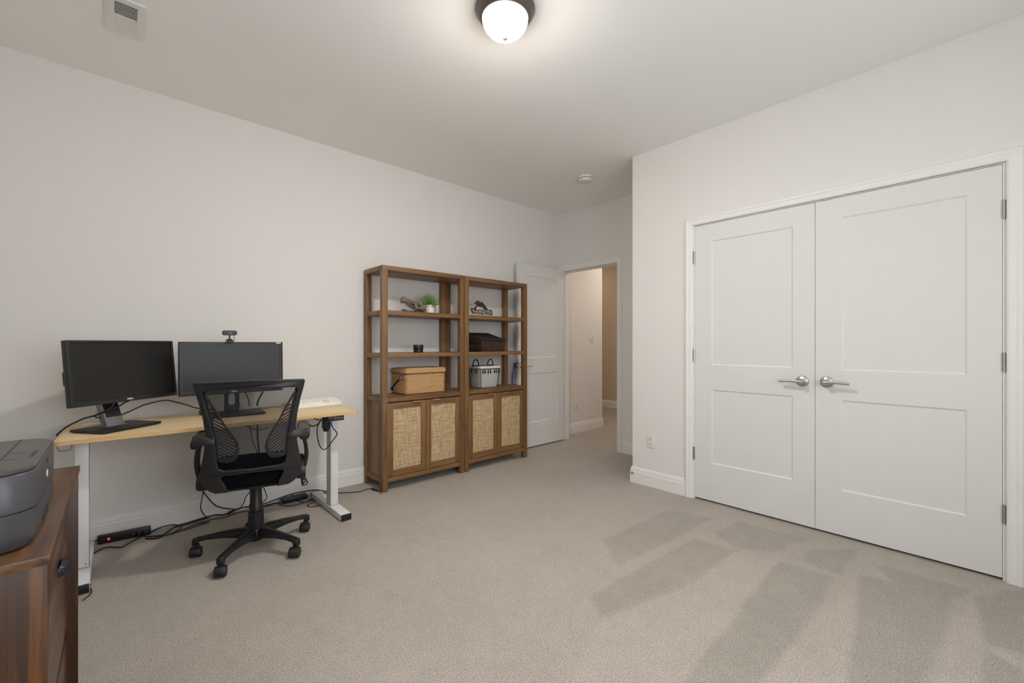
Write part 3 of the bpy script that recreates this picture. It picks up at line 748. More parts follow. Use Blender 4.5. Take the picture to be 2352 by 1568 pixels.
# webcam clipped on the right monitor
wc = Vector((.503, 3.155, 1.1775))
t = thing('webcam', wc, 'small black webcam clipped on top of the right monitor', 'webcam')
TW = lambda p: wc + Vector((p.x * .93, p.y, p.z * .88 if p.z > .022 else p.z * .88))
m = MB(TW); m.rings([[(x, y, z) for x, z in rrect(-.0405, .046, .0405, .080, .012, 5)] for y in (-.018, .010)]); bd = m.build('body', BLACKP, t, bevel=.0015)
m = MB(TW); m.rings([[(x, y, z) for x, z in rrect(-.037, .049, .037, .077, .010, 5)] for y in (-.0195, -.018)]); m.build('front_face', GREYP, bd)
MB(TW).lathe([(.0085, -.022), (.0085, -.018)], (0, 0, .063), 20, 'y').build('lens_ring', SILVER, bd)
MB(TW).lathe([(.0055, -.0228), (.0055, -.021)], (0, 0, .063), 16, 'y').build('lens', SLOT, bd)
m = MB(TW); m.tube([(0, -.004, .047), (0, -.004, .022)], .0045, 10); m.build('neck', BLACKP, t, smooth=True)
m = MB(TW); m.box((-.019, -.020, .004), (.019, .034, .012)); m.box((-.014, -.012, .012), (.014, .012, .022)); m.box((-.019, -.020, -.010), (.019, -.0165, .004)); m.build('clip', BLACKP, t, bevel=.0015)
tag(MB().tube([(.527, 3.165, 1.224), (.531, 3.180, 1.205), (.535, 3.20, 1.180), (.545, 3.235, 1.10), (.56, 3.25, .95), (.57, 3.26, .80), (.60, 3.34, .7192)], .0016, 6, 6).build('webcam_cable', CABLE, None, smooth=True),
    'thin black webcam cable dropping behind the right monitor', 'cable')

# keyboard
kc = Vector((1.035, 3.252, .7152))
t = thing('keyboard', kc, 'cream mechanical keyboard with a few pink keys at the right end of the desk', 'keyboard')
ka = R(1.5)
TK = lambda p: kc + Vector((p.x * math.cos(ka) - p.y * math.sin(ka), p.x * math.sin(ka) + p.y * math.cos(ka), p.z))
kw, kd = .36, .132
m = MB(TK); m.add([(-kw / 2, -kd / 2, 0), (kw / 2, -kd / 2, 0), (kw / 2, kd / 2, 0.004), (-kw / 2, kd / 2, 0.004), (-kw / 2, -kd / 2, .022), (kw / 2, -kd / 2, .022), (kw / 2, kd / 2, .040), (-kw / 2, kd / 2, .040)],
                  [(3, 2, 1, 0), (4, 5, 6, 7), (0, 1, 5, 4), (1, 2, 6, 5), (2, 3, 7, 6), (3, 0, 4, 7)])
m.build('case', CREAM, t, bevel=.003)
m = MB(TK)
for s_ in (-1, 1): m.box((s_ * .15 - .015, .045, -.0), (s_ * .15 + .015, .060, .006))
m.build('feet', BLACKP, t)
kb = {0: MB(TK), 1: MB(TK)}
for r_ in range(6):
    yy = -kd / 2 + .014 + r_ * .0205; zz = .022 + (yy + kd / 2) / kd * .018
    x = -kw / 2 + .010
    row = {0: [1.25, 1.25, 1.25, 6.25, 1, 1, 1, 1, 1, 1], 1: [2.25] + [1] * 10 + [1.75, 1, 1], 2: [1.75] + [1] * 11 + [2.25, 1], 3: [1.5] + [1] * 12 + [1.5, 1]}.get(r_, [1] * 13 + [2, 1])
    sc_ = (kw - .020) / sum(row)
    for j, u in enumerate(row):
        a, b = x + .0011, x + u * sc_ - .0011; x += u * sc_
        k = 1 if (r_, j) in ((1, 9), (1, 10), (2, 10), (0, 5)) else 0
        q = .0016
        kb[k].add([(a, yy - .0092, zz), (b, yy - .0092, zz), (b, yy + .0092, zz + .002), (a, yy + .0092, zz + .002),
                   (a + q, yy - .0068, zz + .0085), (b - q, yy - .0068, zz + .0085), (b - q, yy + .0072, zz + .0105), (a + q, yy + .0072, zz + .0105)],
                  [(4, 5, 6, 7), (0, 1, 5, 4), (1, 2, 6, 5), (2, 3, 7, 6), (3, 0, 4, 7)])
tag(kb[0].build('keycaps', CREAM, t), kind='stuff')
tag(kb[1].build('accent_keycaps', SALMON, t), 'pink keycaps', kind='stuff')
tag(MB().tube([(.900, 3.335, .735), (.87, 3.36, .735), (.84, 3.34, .7195), (.80, 3.37, .7195), (.74, 3.35, .7195), (.72, 3.40, .7195), (.73, 3.445, .7195)], .002, 6, 6).build('keyboard_cable', CABLE, None, smooth=True),
    'thin black keyboard cable curling across the desk behind the chair', 'cable')
# small items on the desk
q = MB(); q.prism([(x, y) for x, y in rrect(-.155, 3.325, -.045, 3.375, .015, 4)], .7155, .7195)
tag(q.build('card_holder', CREAM, None, bevel=.001), 'small flat cream card on the desk behind the left monitor stand', 'card')
q = MB().box((.372, 3.30, .7155), (.412, 3.375, .742))
tag(q.build('usb_hub', BLACKP, None, bevel=.003), 'small black box on the desk at the left side of the chair back', 'hub')

# ------------------------------------------------------------------ office chair
AX = Vector((.572, 2.785, 0)); CA = R(15)
cl = Vector((math.cos(CA), -math.sin(CA), 0)); cg = Vector((math.sin(CA), math.cos(CA), 0))
def TC(p): return AX + cl * p.x + cg * p.y + Vector((0, 0, p.z))       # x right, y forward, z up
def curveback(x, z, off):
    """lean and sideways dish of the back"""
    return Vector((x, -.22 - .20 * (z - .5) - off - .020 + .45 * x * x, z))
def TBk(p): return TC(curveback(p.x, p.y, p.z))
t = thing('office_chair', AX, 'black mesh swivel office chair with five casters in front of the desk', 'chair')
fr_out = [(-.243, .971), (-.236, .935), (-.222, .880), (-.207, .800), (-.200, .730), (-.206, .640), (-.220, .560), (-.230, .490), (-.220, .450), (-.190, .418), (-.165, .404), (-.112, .403), (-.118, .437), (-.138, .476), (-.139, .488),
          (-.120, .4935), (0, .496), (.120, .4935), (.139, .488), (.138, .476), (.118, .437), (.112, .403), (.165, .404), (.190, .418), (.220, .450), (.230, .490), (.220, .560), (.206, .640), (.200, .730), (.207, .800), (.222, .880), (.236, .935), (.243, .971), (.236, .979), (0, .984), (-.236, .979)]
fr_in = [(-.205, .925), (-.196, .880), (-.178, .800), (-.165, .720), (-.157, .640), (-.153, .570), (-.148, .535), (-.125, .523), (0, .519), (.125, .523), (.148, .535), (.153, .570), (.157, .640), (.165, .720), (.178, .800), (.196, .880), (.205, .925), (.198, .938), (0, .941), (-.198, .938)]
def dens(L, n=4):
    out = []
    for i in range(len(L)):
        a, b = L[i], L[(i + 1) % len(L)]
        k = max(1, int(math.hypot(b[0] - a[0], b[1] - a[1]) / .03))
        for j in range(k): out.append((a[0] + (b[0] - a[0]) * j / k, a[1] + (b[1] - a[1]) * j / k))
    return out
curve_plate('back_frame', [dens(fr_out), dens(fr_in)[::-1]], .032, .006, GREYP, t, TBk, 2)
# mesh panel as a fine grid surface
m = MB(); nx, nz = 14, 20; vs = []; fs = []
def half(z):
    pts = [(.523, .130), (.535, .150), (.57, .155), (.64, .159), (.72, .167), (.80, .180), (.88, .198), (.94, .208)]
    for (a, b), (c, d) in zip(pts, pts[1:]):
        if z <= c: return b + (d - b) * max(0, z - a) / (c - a)
    return .208
for j in range(nz + 1):
    z = .518 + (.942 - .518) * j / nz
    for i in range(nx + 1):
        x = half(z) * (2 * i / nx - 1); vs.append(TC(curveback(x, z, -.010)))
for j in range(nz):
    for i in range(nx): a = j * (nx + 1) + i; fs.append((a, a + 1, a + nx + 2, a + nx + 1))
m.add(vs, fs); mp = m.build('mesh_back', MESHF, t, smooth=True)
m = MB(); P = [TC(curveback(-half(z) + .004, z, -.012)) for z in (.93, .86, .78, .70, .62, .56, .53)] + [TC(curveback(x, .524, -.012)) for x in (-.12, -.06, 0, .06, .12)] + [TC(curveback(half(z) - .004, z, -.012)) for z in (.53, .56, .62, .70, .78, .86, .93)]
m.tube(P, .006, 8, 3); m.build('mesh_piping', FABRIC, t, smooth=True)
# lower padded band of the mesh is doubled and dark
m = MB(); vs = []; fs = []
for j in range(5):
    for i in range(13):
        x = .150 * (i / 6 - 1); zt = .578 + .020 * math.sin(math.pi * i / 12)
        z = .520 + (zt - .520) * j / 4; vs.append(TC(curveback(x * (.96 if j == 0 else 1), z, -.006)))
for j in range(4):
    for i in range(12): a = j * 13 + i; fs.append((a, a + 1, a + 14, a + 13))
m.add(vs, fs); m.build('lower_band', FABRIC, t, smooth=True)
# butterfly lumbar wings
WG = [(.200, .925), (.188, .912), (.150, .840), (.118, .770), (.085, .715), (.062, .668), (.055, .630), (.064, .590), (.080, .567), (.110, .562), (.145, .568), (.155, .580), (.158, .640), (.166, .720), (.180, .800), (.200, .890)]
cx_, cz_ = .125, .70
for s_ in (-1, 1):
    ou = [(s_ * x, z) for x, z in WG]
    inn = [(.186, .885), (.155, .825), (.128, .770), (.098, .715), (.078, .672), (.071, .632), (.079, .603), (.092, .588), (.142, .590), (.146, .640), (.154, .720), (.168, .800)]
    inn = [(s_ * x, z) for x, z in inn]
    if s_ > 0: inn = inn[::-1]
    else: ou = ou[::-1]
    wg = curve_plate('lumbar_wing', [dens(ou), dens(inn)], .008, .002, GREYP, t, lambda p: TBk(Vector((p.x, p.y, .006 + p.z))))
    sl = MB()
    def inside(x, z):
        c = False; q = [(abs(a), b) for a, b in inn]; n = len(q)
        for i in range(n):
            (x0, z0_), (x1, z1_) = q[i], q[(i + 1) % n]
            if (z0_ > z) != (z1_ > z) and x < (x1 - x0) * (z - z0_) / (z1_ - z0_) + x0: c = not c
        return c
    dx, dz = math.cos(R(-38)), math.sin(R(-38))       # slots rise outward seen on the right wing
    for k in range(34):
        z = .50 + k * .0165; pts = []
        for q in range(80):
            xx = .06 + q * .0022; zz = z + (xx - .06) * math.tan(R(36))
            if inside(xx, zz): pts.append((xx, zz))
        if len(pts) > 3:
            a, b = pts[0], pts[-1]
            vsl = []
            for off in (-.0085, -.0045):
                for (x, zc) in (a, b):
                    for h_ in (-.0040, .0040): vsl.append(TC(curveback(s_ * x, zc + h_, -off - .0)))
            sl.add(vsl, [(0, 1, 3, 2), (4, 5, 7, 6), (0, 1, 5, 4), (2, 3, 7, 6), (0, 2, 6, 4), (1, 3, 7, 5)])
    tag(sl.build('slats', GREYP, wg), kind='stuff')
# brackets from the lower corners of the back to the seat pan
for s_ in (-1, 1):
    m = MB(TC); m.rings([[(s_ * .115, -.205, .408), (s_ * .190, -.205, .425), (s_ * .200, -.205, .470), (s_ * .135, -.205, .470)], [(s_ * .09, -.12, .385), (s_ * .16, -.12, .390), (s_ * .16, -.12, .400), (s_ * .09, -.12, .400)]])
    m.build('back_bracket', GREYP, t, bevel=.004)
# seat
m = MB(TC)
def seatring(z, k, y0=-.215, y1=.245, w0=.225): return [(x, y, z + .012 * (abs(x) / .22) ** 2) for x, y in rrect(-w0 + k, y0 + k, w0 - k, y1 - k, .07, 6)]
m.rings([seatring(.402, .03), seatring(.408, .012), seatring(.425, .002), seatring(.455, .0), seatring(.478, .006), seatring(.490, .03), seatring(.494, .09)])
m.build('seat_cushion', FABRIC, t, smooth=True, angle=60)
MB(TC).prism(rrect(-.19, -.18, .19, .21, .06, 5), 0, 0).v
m = MB(TC); m.prism(rrect(-.185, -.175, .185, .205, .06, 5), .392, .4025); m.build('seat_pan', BLACKP, t)
m = MB(TC); m.box((-.045, -.09, .362), (.045, .11, .392)); m.build('tilt_mechanism', BLACKP, t, bevel=.01)
m = MB(TC); m.tube([(.08, .05, .368), (.19, .055, .366), (.245, .055, .375)], .0055, 8, 3); lv = m.build('height_lever', BLACKP, t, smooth=True)
m = MB(TC); m.tube([(.232, -.10, .425), (.236, -.102, .405)], .004, 8); hd = m.build('tension_paddle', BLACKP, t, smooth=True)
pp = [(.225, .408), (.243, .410), (.262, .378), (.266, .362), (.255, .352), (.238, .349), (.230, .356)]
m = MB(TC); m.rings([[(x, y, z) for x, z in pp] for y in (-.108, -.096)]); m.build('paddle', BLACKP, hd, bevel=.002)
text_obj('paddle_marks', '+ -', .014, lambda p: TC(Vector((.247 + p.x, -.1086 - p.z * 0, .377 + p.y))), WLOGO, hd, .0, .0005)
text_obj('paddle_marks', 'x^', .016, lambda p: TC(Vector((.250 + p.x, -.1086 - p.z * 0, .363 + p.y))), WLOGO, hd, .0, .0005)
# armrests: flat post outside the seat, chunky pad, block linking it to the back
for s_ in (-1, 1):
    pts = [(s_ * .236, -.10, .445), (s_ * .248, -.105, .480), (s_ * .256, -.115, .540), (s_ * .250, -.135, .600), (s_ * .240, -.150, .645)]
    m = MB(TC); rg = []
    P_ = spline([Vector(p) for p in pts], 4)
    for q, (x, y, z) in enumerate(P_):
        hw = .034 - .006 * math.sin(math.pi * q / (len(P_) - 1))
        rg.append([(x - .010, y - hw, z), (x + .010, y - hw, z), (x + .010, y + hw, z), (x - .010, y + hw, z)])
    m.rings(rg); ar = m.build('armrest', GREYP, t, bevel=.004)
    rg = []
    for y, hw, z in ((-.245, .020, .664), (-.235, .024, .668), (-.18, .028, .672), (-.10, .032, .674), (.02, .034, .676), (.10, .030, .676), (.13, .018, .674)):
        rg.append([(s_ * .242 + a * hw, y, z + b) for a, b in ((-1, -.014), (-.8, -.022), (.8, -.022), (1, -.014), (1, .006), (.7, .012), (-.7, .012), (-1, .006))])
    MB(TC).rings(rg).build('arm_pad', BLACKP, ar, bevel=.003)
    m = MB(TC); rg = []
    for x, y, h_ in ((.160, -.272, .021), (.195, -.274, .022), (.225, -.266, .023), (.254, -.256, .022)):
        rg.append([(s_ * x, y - .012, .687 - h_), (s_ * x, y + .014, .687 - h_), (s_ * x, y + .018, .687 + h_), (s_ * x, y - .006, .687 + h_)])
    m.rings(rg); m.build('arm_link', GREYP, ar, bevel=.004)
    rg = []
    for y, z0_, z1_ in ((-.20, .425, .470), (-.16, .410, .505), (-.08, .404, .530), (.02, .402, .490), (.10, .404, .450)):
        rg.append([(s_ * .205, y, z0_), (s_ * .243, y, z0_), (s_ * .243, y, z1_), (s_ * .205, y, z1_)])
    MB(TC).rings(rg).build('arm_mount', BLACKP, ar, bevel=.006)
    m = MB(TC); m.tube([(s_ * .205, -.165, .452), (s_ * .250, -.165, .452)], .036, 20); m.build('pivot_cover', BLACKP, ar, bevel=.006)
# column and base
m = MB().lathe([(.042, .075), (.042, .098), (.0405, .12), (.0385, .215), (.0345, .217), (.0335, .258), (.0305, .262), (.0295, .36)], (AX.x, AX.y, 0), 28); m.build('gas_column', BLACKP, t, smooth=True, angle=40)
m = MB().lathe([(.020, .046), (.036, .052), (.050, .070), (.052, .100), (.047, .122), (.040, .128)], (AX.x, AX.y, 0), 24); m.build('hub', BLACKP, t, smooth=True, angle=50)
SWV = [250, 250, 232, 236, 240]
for k in range(5):
    a = R(155 + 72 * k); d = Vector((math.cos(a), math.sin(a), 0)); u = Vector((-d.y, d.x, 0)); A0 = Vector((AX.x, AX.y, 0))
    rg = []
    for r_, hw, zt, zb in ((.025, .026, .122, .072), (.08, .026, .122, .078), (.16, .021, .116, .086), (.24, .017, .106, .085), (.278, .0165, .102, .078), (.284, .0165, .101, .060), (.304, .0155, .096, .060), (.308, .012, .090, .062)):
        rg.append([A0 + d * r_ + u * (hw * q) + Vector((0, 0, zz)) for q, zz in ((-1, zb), (1, zb), (1, zt - .006), (.62, zt), (-.62, zt), (-1, zt - .006))])
    m = MB(); m.rings(rg); sp = m.build('spoke', BLACKP, t, bevel=.002)
    e = A0 + d * .288
    m = MB(); m.tube([e + Vector((0, 0, .088)), e + Vector((0, 0, .052))], .0095, 10); m.build('stem', BLACKP, sp, smooth=True)
    sa = R(SWV[k]); f = Vector((math.cos(sa), math.sin(sa), 0)); sd = Vector((-f.y, f.x, 0)); c0 = e + f * .016
    Tw = lambda p, c0=c0, f=f, sd=sd: c0 + f * p.x + sd * p.y + Vector((0, 0, p.z))
    rg = []
    for an in range(-20, 201, 20):
        rr = .030; q = R(an); rg.append([(rr * math.cos(q), -.0245, .0255 + rr * math.sin(q)), (rr * math.cos(q), .0245, .0255 + rr * math.sin(q)), (.022 * math.cos(q), .0245, .0255 + .022 * math.sin(q)), (.022 * math.cos(q), -.0245, .0255 + .022 * math.sin(q))])
    m = MB(Tw); m.rings(rg); cs = m.build('caster', CASTER, t, bevel=.002)
    m = MB(Tw); m.box((-.030, -.013, .036), (-.002, .013, .0605)); m.build('caster_socket', CASTER, cs, bevel=.003)
    for s_ in (-1, 1):
        prof = [(.010, s_ * .004), (.0245, s_ * .005), (.0255, s_ * .009), (.0255, s_ * .021), (.022, s_ * .0265), (.006, s_ * .0285)]
        m = MB(Tw); m.lathe(prof, (0, 0, .0255), 24, 'y'); m.build('wheel', CASTER, cs, smooth=True, angle=40)

# ------------------------------------------------------------------ dark wood cabinet and printer (left edge of the picture)
cx0, cx1, cy0, cy1, cz = -.52, -.100, 1.222, 2.060, .752
t = thing('wooden_cabinet', ((cx0 + cx1) / 2, (cy0 + cy1) / 2, 0), 'dark brown wooden cabinet with a cup pull, under the printer', 'cabinet')
MB().box((cx0, cy0, cz - .018), (cx1, cy1, cz)).build('top', CABX, t, bevel=.002)
for y in (cy0 + .004, cy1 - .022):
    MB().box((cx0 + .005, y, 0), (cx1 - .004, y + .018, cz - .018)).build('side_panel', CABV, t, bevel=.001)
MB().box((cx0 + .005, cy0 + .022, .02), (cx0 + .012, cy1 - .022, cz - .018)).build('back_panel', CABV, t)
MB().box((cx0 + .012, cy0 + .022, .03), (cx1 - .030, cy1 - .022, .048)).build('bottom_panel', CABV, t)
MB().box((cx1 - .050, cy0 + .022, .210), (cx1 - .032, cy1 - .022, .226)).build('divider_rail', CABV, t)
for z0_, z1_ in ((.230, .722), (.050, .206)):
    d = MB().box((cx1 - .048, cy0 + .025, z0_), (cx1 - .030, cy1 - .025, z1_)).build('drawer_front', CABX, t, bevel=.0015)
    hz = .520 if z0_ > .1 else .135; hy = 1.80
    rg = []
    for k in range(9):
        a = math.pi * k / 8; yy = hy - .042 * math.cos(a); ww = .024 * math.sin(a) + .0005
        rg.append([(cx1 - .030, yy, hz - .02), (cx1 - .030 + ww * .25, yy, hz + .018 * math.sin(a)), (cx1 - .030 + ww, yy, hz + .010 * math.sin(a)), (cx1 - .030 + ww, yy, hz - .016)])
    MB().rings(rg).build('cup_pull', CUP, d, smooth=True, angle=50)
px0, px1, py0, py1, pz = -.500, -.122, 1.268, 1.668, .7525
t = thing('printer', ((px0 + px1) / 2, (py0 + py1) / 2, pz), 'dark grey inkjet printer with rounded corners on the wooden cabinet', 'printer')
TPr = lambda p: Vector((p.x - .004, p.y, pz + (p.z - pz) * .955))
P = lambda k=0, r=.055: rrect(px0 + k, py0 + k, px1 - k, py1 - k, r, 8)
def taper(z, k=0.0): return [(x, y, z) for x, y in P(k)]
m = MB(TPr); m.rings([taper(pz, .014), taper(pz + .006, .005), taper(pz + .03, .001), taper(pz + .080)]); lower = m.build('lower_body', PRNT, t, smooth=True, angle=60)
m = MB(TPr); m.rings([taper(pz + .079, .003), taper(pz + .0835, .003)]); m.build('seam', SLOT, t)
m = MB(TPr); m.rings([taper(pz + .083), taper(pz + .158), taper(pz + .161, .002)]); m.build('upper_body', PRNT, t, smooth=True, angle=60)
m = MB(TPr); m.rings([taper(pz + .160, .004), taper(pz + .1645, .004)]); m.build('seam', SLOT, t)
m = MB(TPr); m.rings([taper(pz + .1640, .001), taper(pz + .170, .001), taper(pz + .1725, .006)]); lid = m.build('lid', PRNTTOP, t, smooth=True, angle=50)
MB(TPr).box((px1 - .062, py0 + .006, pz + .1722), (px1 - .0585, py1 - .006, pz + .1728)).build('lid_joint', SLOT, lid)
MB(TPr).box((px1 - .020, py0 + .13, pz + .1722), (px1 - .013, py0 + .20, pz + .1729)).build('control_slot', SLOT, lid)
MB(TPr).box((px1 - .055, py0 + .19, pz + .1722), (px1 - .033, py0 + .194, pz + .1728)).build('panel_mark', SLOT, lid)
MB(TPr).box((px1 - .055, py0 + .12, pz + .1722), (px1 - .033, py0 + .124, pz + .1728)).build('panel_mark', SLOT, lid)
TPn = lambda p: Vector((px1 + .0006 + p.z, 1.55 + p.x, pz + p.y))
m = MB(TPr); m.rings([[(px1 + x_, 1.475 + .014 * math.cos(a), pz + .114 + .0085 * math.sin(a)) for a in [2 * math.pi * k / 20 for k in range(20)]] for x_ in (-.0005, .0006)]); m.build('logo', WLOGO, t)
MB(TPr).box((px1 - .002, 1.462, pz + .140), (px1 + .0006, 1.492, pz + .1485)).build('usb_port', SLOT, t)
MB(TPr).box((px1 - .03, 1.43, pz + .012), (px1 - .0005, 1.50, pz + .034)).build('paper_slot', SLOT, t)
MB(TPr).lathe([(.0018, py0 - .0006), (.0018, py0 + .001)], (-.185, 0, pz + .088), 10, 'y').build('status_light', WLOGO, t)

# ------------------------------------------------------------------ things on the bookcases
# top shelf left: dinosaur skull
Z1, Z2, Z3 = 1.4322, 1.0912, .7352
sk = Vector((1.755, 3.30, Z1))
t = thing('dinosaur_skull', sk + Vector((.11, 0, 0)), 'bronze coloured toothed dinosaur skull model on the top shelf left of the plant', 'skull')
up_o = [(.000, .112), (.006, .126), (.020, .134), (.033, .133), (.045, .124), (.075, .114), (.110, .103), (.145, .094), (.175, .084), (.200, .066), (.214, .046), (.216, .022), (.205, .014), (.190, .026), (.176, .020), (.165, .034), (.140, .033), (.118, .040), (.095, .054), (.070, .072), (.048, .086), (.030, .096), (.012, .094), (.004, .086), (.000, .098)]
holes = [[(.052, .108), (.072, .099), (.080, .092), (.074, .091), (.056, .100)], [(.112, .080), (.132, .076), (.130, .066), (.118, .066)], [(.146, .070), (.158, .078), (.168, .070), (.166, .054), (.154, .050), (.146, .058)], [(.182, .064), (.192, .058), (.198, .042), (.190, .036), (.183, .046)], [(.136, .056), (.142, .050), (.136, .042), (.128, .046)]]
def TSk(p):
    k = .55 + .75 * min(1, max(0, p.x / .2)) * (1 if p.y > .03 else .85)
    return sk + Vector((p.x, -p.z * k, p.y))
curve_plate('cranium', [up_o[::-1]] + [h_ for h_ in holes], .055, .008, BONE, t, TSk, 2)
m = MB()
for j, (x, z, l_) in enumerate([(.002, .092, .024), (.012, .092, .022), (.022, .094, .014), (.032, .092, .016), (.042, .086, .018), (.052, .080, .026), (.062, .074, .020), (.072, .067, .024), (.082, .060, .020), (.092, .053, .022), (.102, .047, .018), (.112, .041, .016), (.122, .038, .014)]):
    for sy in (-1, 1):
        y = sy * (.013 + .04 * x)
        m.rings([[sk + Vector((x + a, y + b, z + .006)) for a, b in ((-.0035, -.003), (.0035, -.003), (.0035, .003), (-.0035, .003))], [sk + Vector((x + a - .003, y + b, z - l_)) for a, b in ((-.0006, -.0006), (.0006, -.0006), (.0006, .0006), (-.0006, .0006))]])
tag(m.build('upper_teeth', BONE, t), kind='stuff')
lo_o = [(.004, .002), (.004, .010), (.03, .008), (.07, .009), (.11, .012), (.135, .026), (.165, .033), (.19, .034), (.206, .026), (.204, .006), (.18, .0), (.01, .0)]
curve_plate('lower_jaw', [lo_o[::-1]], .040, .003, BONED, t, TSk, 1)
m = MB()
for j in range(15):
    x = .006 + j * .0085; l_ = (.024, .016, .026, .018, .022)[j % 5] * (1.0 if j < 5 else .6)
    for sy in (-1, 1):
        y = sy * (.010 + .035 * x)
        m.rings([[sk + Vector((x + a, y + b, .006)) for a, b in ((-.003, -.003), (.003, -.003), (.003, .003), (-.003, .003))], [sk + Vector((x + a + .004, y + b, .008 + l_)) for a, b in ((-.0006, -.0006), (.0006, -.0006), (.0006, .0006), (-.0006, .0006))]])
tag(m.build('lower_teeth', BONED, t), kind='stuff')
# potted plant
pc = Vector((2.037, 3.30, Z1))
t = thing('potted_plant', pc, 'small green artificial plant in a white pot tied with twine', 'plant')
MB().lathe([(.034, 0), (.037, .002), (.042, .060), (.043, .074), (.0415, .078), (.0395, .078), (.0385, .070), (.030, .062), (.001, .060)], pc, 36).build('pot', WHITEC, t, smooth=True, angle=50)
MB().lathe([(.0385, .066), (.030, .068), (.001, .069)], pc, 24).build('soil', BROWNM, t)
m = MB(); ring = [pc + Vector((.0432 * math.cos(a), .0432 * math.sin(a), .066)) for a in [2 * math.pi * k / 24 for k in range(24)]]
m.tube(ring, .0016, 6, closed=True)
c = pc + Vector((.012, -.0445, .066))
for s_ in (-1, 1):
    m.tube([c, c + Vector((s_ * .010, -.004, .009)), c + Vector((s_ * .022, -.003, .004)), c + Vector((s_ * .014, -.004, -.008)), c], .0014, 6, 5)
m.tube([c, c + Vector((.010, -.003, -.010)), c + Vector((.016, .002, -.028)), c + Vector((.017, .002, -.046))], .0024, 6, 4)
m.build('twine_bow', TWINE, t, smooth=True)
m = MB(); rnd = random.Random(5)
for k in range(190):
    a = rnd.uniform(0, 2 * math.pi); el = math.asin(rnd.uniform(.12, 1)); L = rnd.uniform(.072, .094)
    base = pc + Vector((rnd.uniform(-.012, .012), rnd.uniform(-.012, .012), .066))
    d = Vector((math.cos(a) * math.cos(el), math.sin(a) * math.cos(el), math.sin(el) * 1.2)); tip = base + d * L + Vector((0, 0, .006))
    m.add([base, base + Vector((.0008, 0, 0)), tip + Vector((.0004, 0, 0)), tip], [(0, 1, 2, 3)])
    for q in range(7):
        o_ = base.lerp(tip, .35 + .65 * q / 6); d2 = (d + Vector((rnd.uniform(-.9, .9), rnd.uniform(-.9, .9), rnd.uniform(-.5, .9)))).normalized()
        sd = d2.cross(Vector((rnd.uniform(-1, 1), rnd.uniform(-1, 1), rnd.uniform(-1, 1)))).normalized(); l2 = rnd.uniform(.011, .019); w_ = rnd.uniform(.0018, .003)
        m.add([o_, o_ + d2 * l2 * .5 + sd * w_, o_ + d2 * l2, o_ + d2 * l2 * .5 - sd * w_], [(0, 1, 2, 3)])
tag(m.build('foliage', LEAF, t), kind='stuff')
# bear sign
TBs = lambda p: Vector((2.425 + p.x, 3.222 - p.z, Z1 + p.y))
t = thing('bear_sign', (2.55, 3.27, Z1), 'brown metal cut-out sign of a bear above the word WASHINGTON on the right bookcase', 'sign')
ban = [(-.004, .070), (.032, .070), (.060, .062), (.12, .060), (.20, .064), (.250, .068), (.262, .062), (.268, .014), (.24, .014), (.16, .020), (.12, .021), (.075, .022), (.025, .020), (.018, .026)]
GL = glyph_loops('WASHINGTON', .046, .0020)
xs = [q[0] for L in GL for q in L]; ys = [q[1] for L in GL for q in L]; x0_, x1_, y0_, y1_ = min(xs), max(xs), min(ys), max(ys)
def gmap(q):
    u = (q[0] - x0_) / (x1_ - x0_); v = (q[1] - y0_) / (y1_ - y0_)
    e = abs(u - .5) * 2; lo = .0235 - .001 * e; hi = .0585 + .0055 * e
    return (.014 + .010 * (1 - v) * (1 - u) * 1.6 + u * .2395, lo + (hi - lo) * v - (.006 * u if u > .5 else 0) * (1 - v))
curve_plate('banner', [ban[::-1]] + [[gmap(q) for q in L] for L in GL], .003, .0, BROWNM, t, TBs)
bear = [(.047, .117), (.052, .128), (.062, .129), (.070, .138), (.084, .145), (.092, .147), (.103, .142), (.112, .130), (.121, .138), (.132, .137), (.152, .130), (.170, .112), (.190, .092), (.207, .072), (.214, .060), (.206, .058), (.18, .058), (.166, .068), (.150, .086), (.130, .088), (.115, .088), (.094, .090), (.080, .090), (.071, .080), (.066, .066), (.068, .052), (.058, .054), (.048, .062), (.034, .066), (.048, .078), (.062, .090), (.074, .099), (.073, .104), (.064, .108), (.054, .108)]
curve_plate('bear', [bear, [(.074, .127), (.080, .130), (.080, .126)], [(.112, .126), (.117, .130), (.121, .124), (.116, .121)]], .004, .0005, BROWNM, t, TBs)
m = MB(TBs)
for a, b in (((.092, .021), (.112, -.0002)), ((.162, .020), (.156, -.0002)), ((.118, .089), (.120, .062)), ((.144, .086), (.160, .062))):
    m.tube([(a[0], a[1], 0), (b[0], b[1] + .0016, 0)], .0019, 6)
m.build('supports', BROWNM, t)
MB(TBs).box((.128, .012, -.002), (.142, .021, .002)).build('drop_point', BROWNM, t)
# black candle jar
t = thing('candle_jar', (1.900, 3.27, Z2), 'small matte black lidded candle jar on the left bookcase', 'candle')
MB().lathe([(.038, 0), (.0405, .002), (.0405, .028)], (1.900, 3.27, Z2), 36).build('base', BLACKP, t, smooth=True, angle=50)
MB().lathe([(.0415, .028), (.0425, .030), (.0425, .064), (.040, .067), (.001, .067)], (1.900, 3.27, Z2), 36).build('lid', BLACKP, t, smooth=True, angle=50)

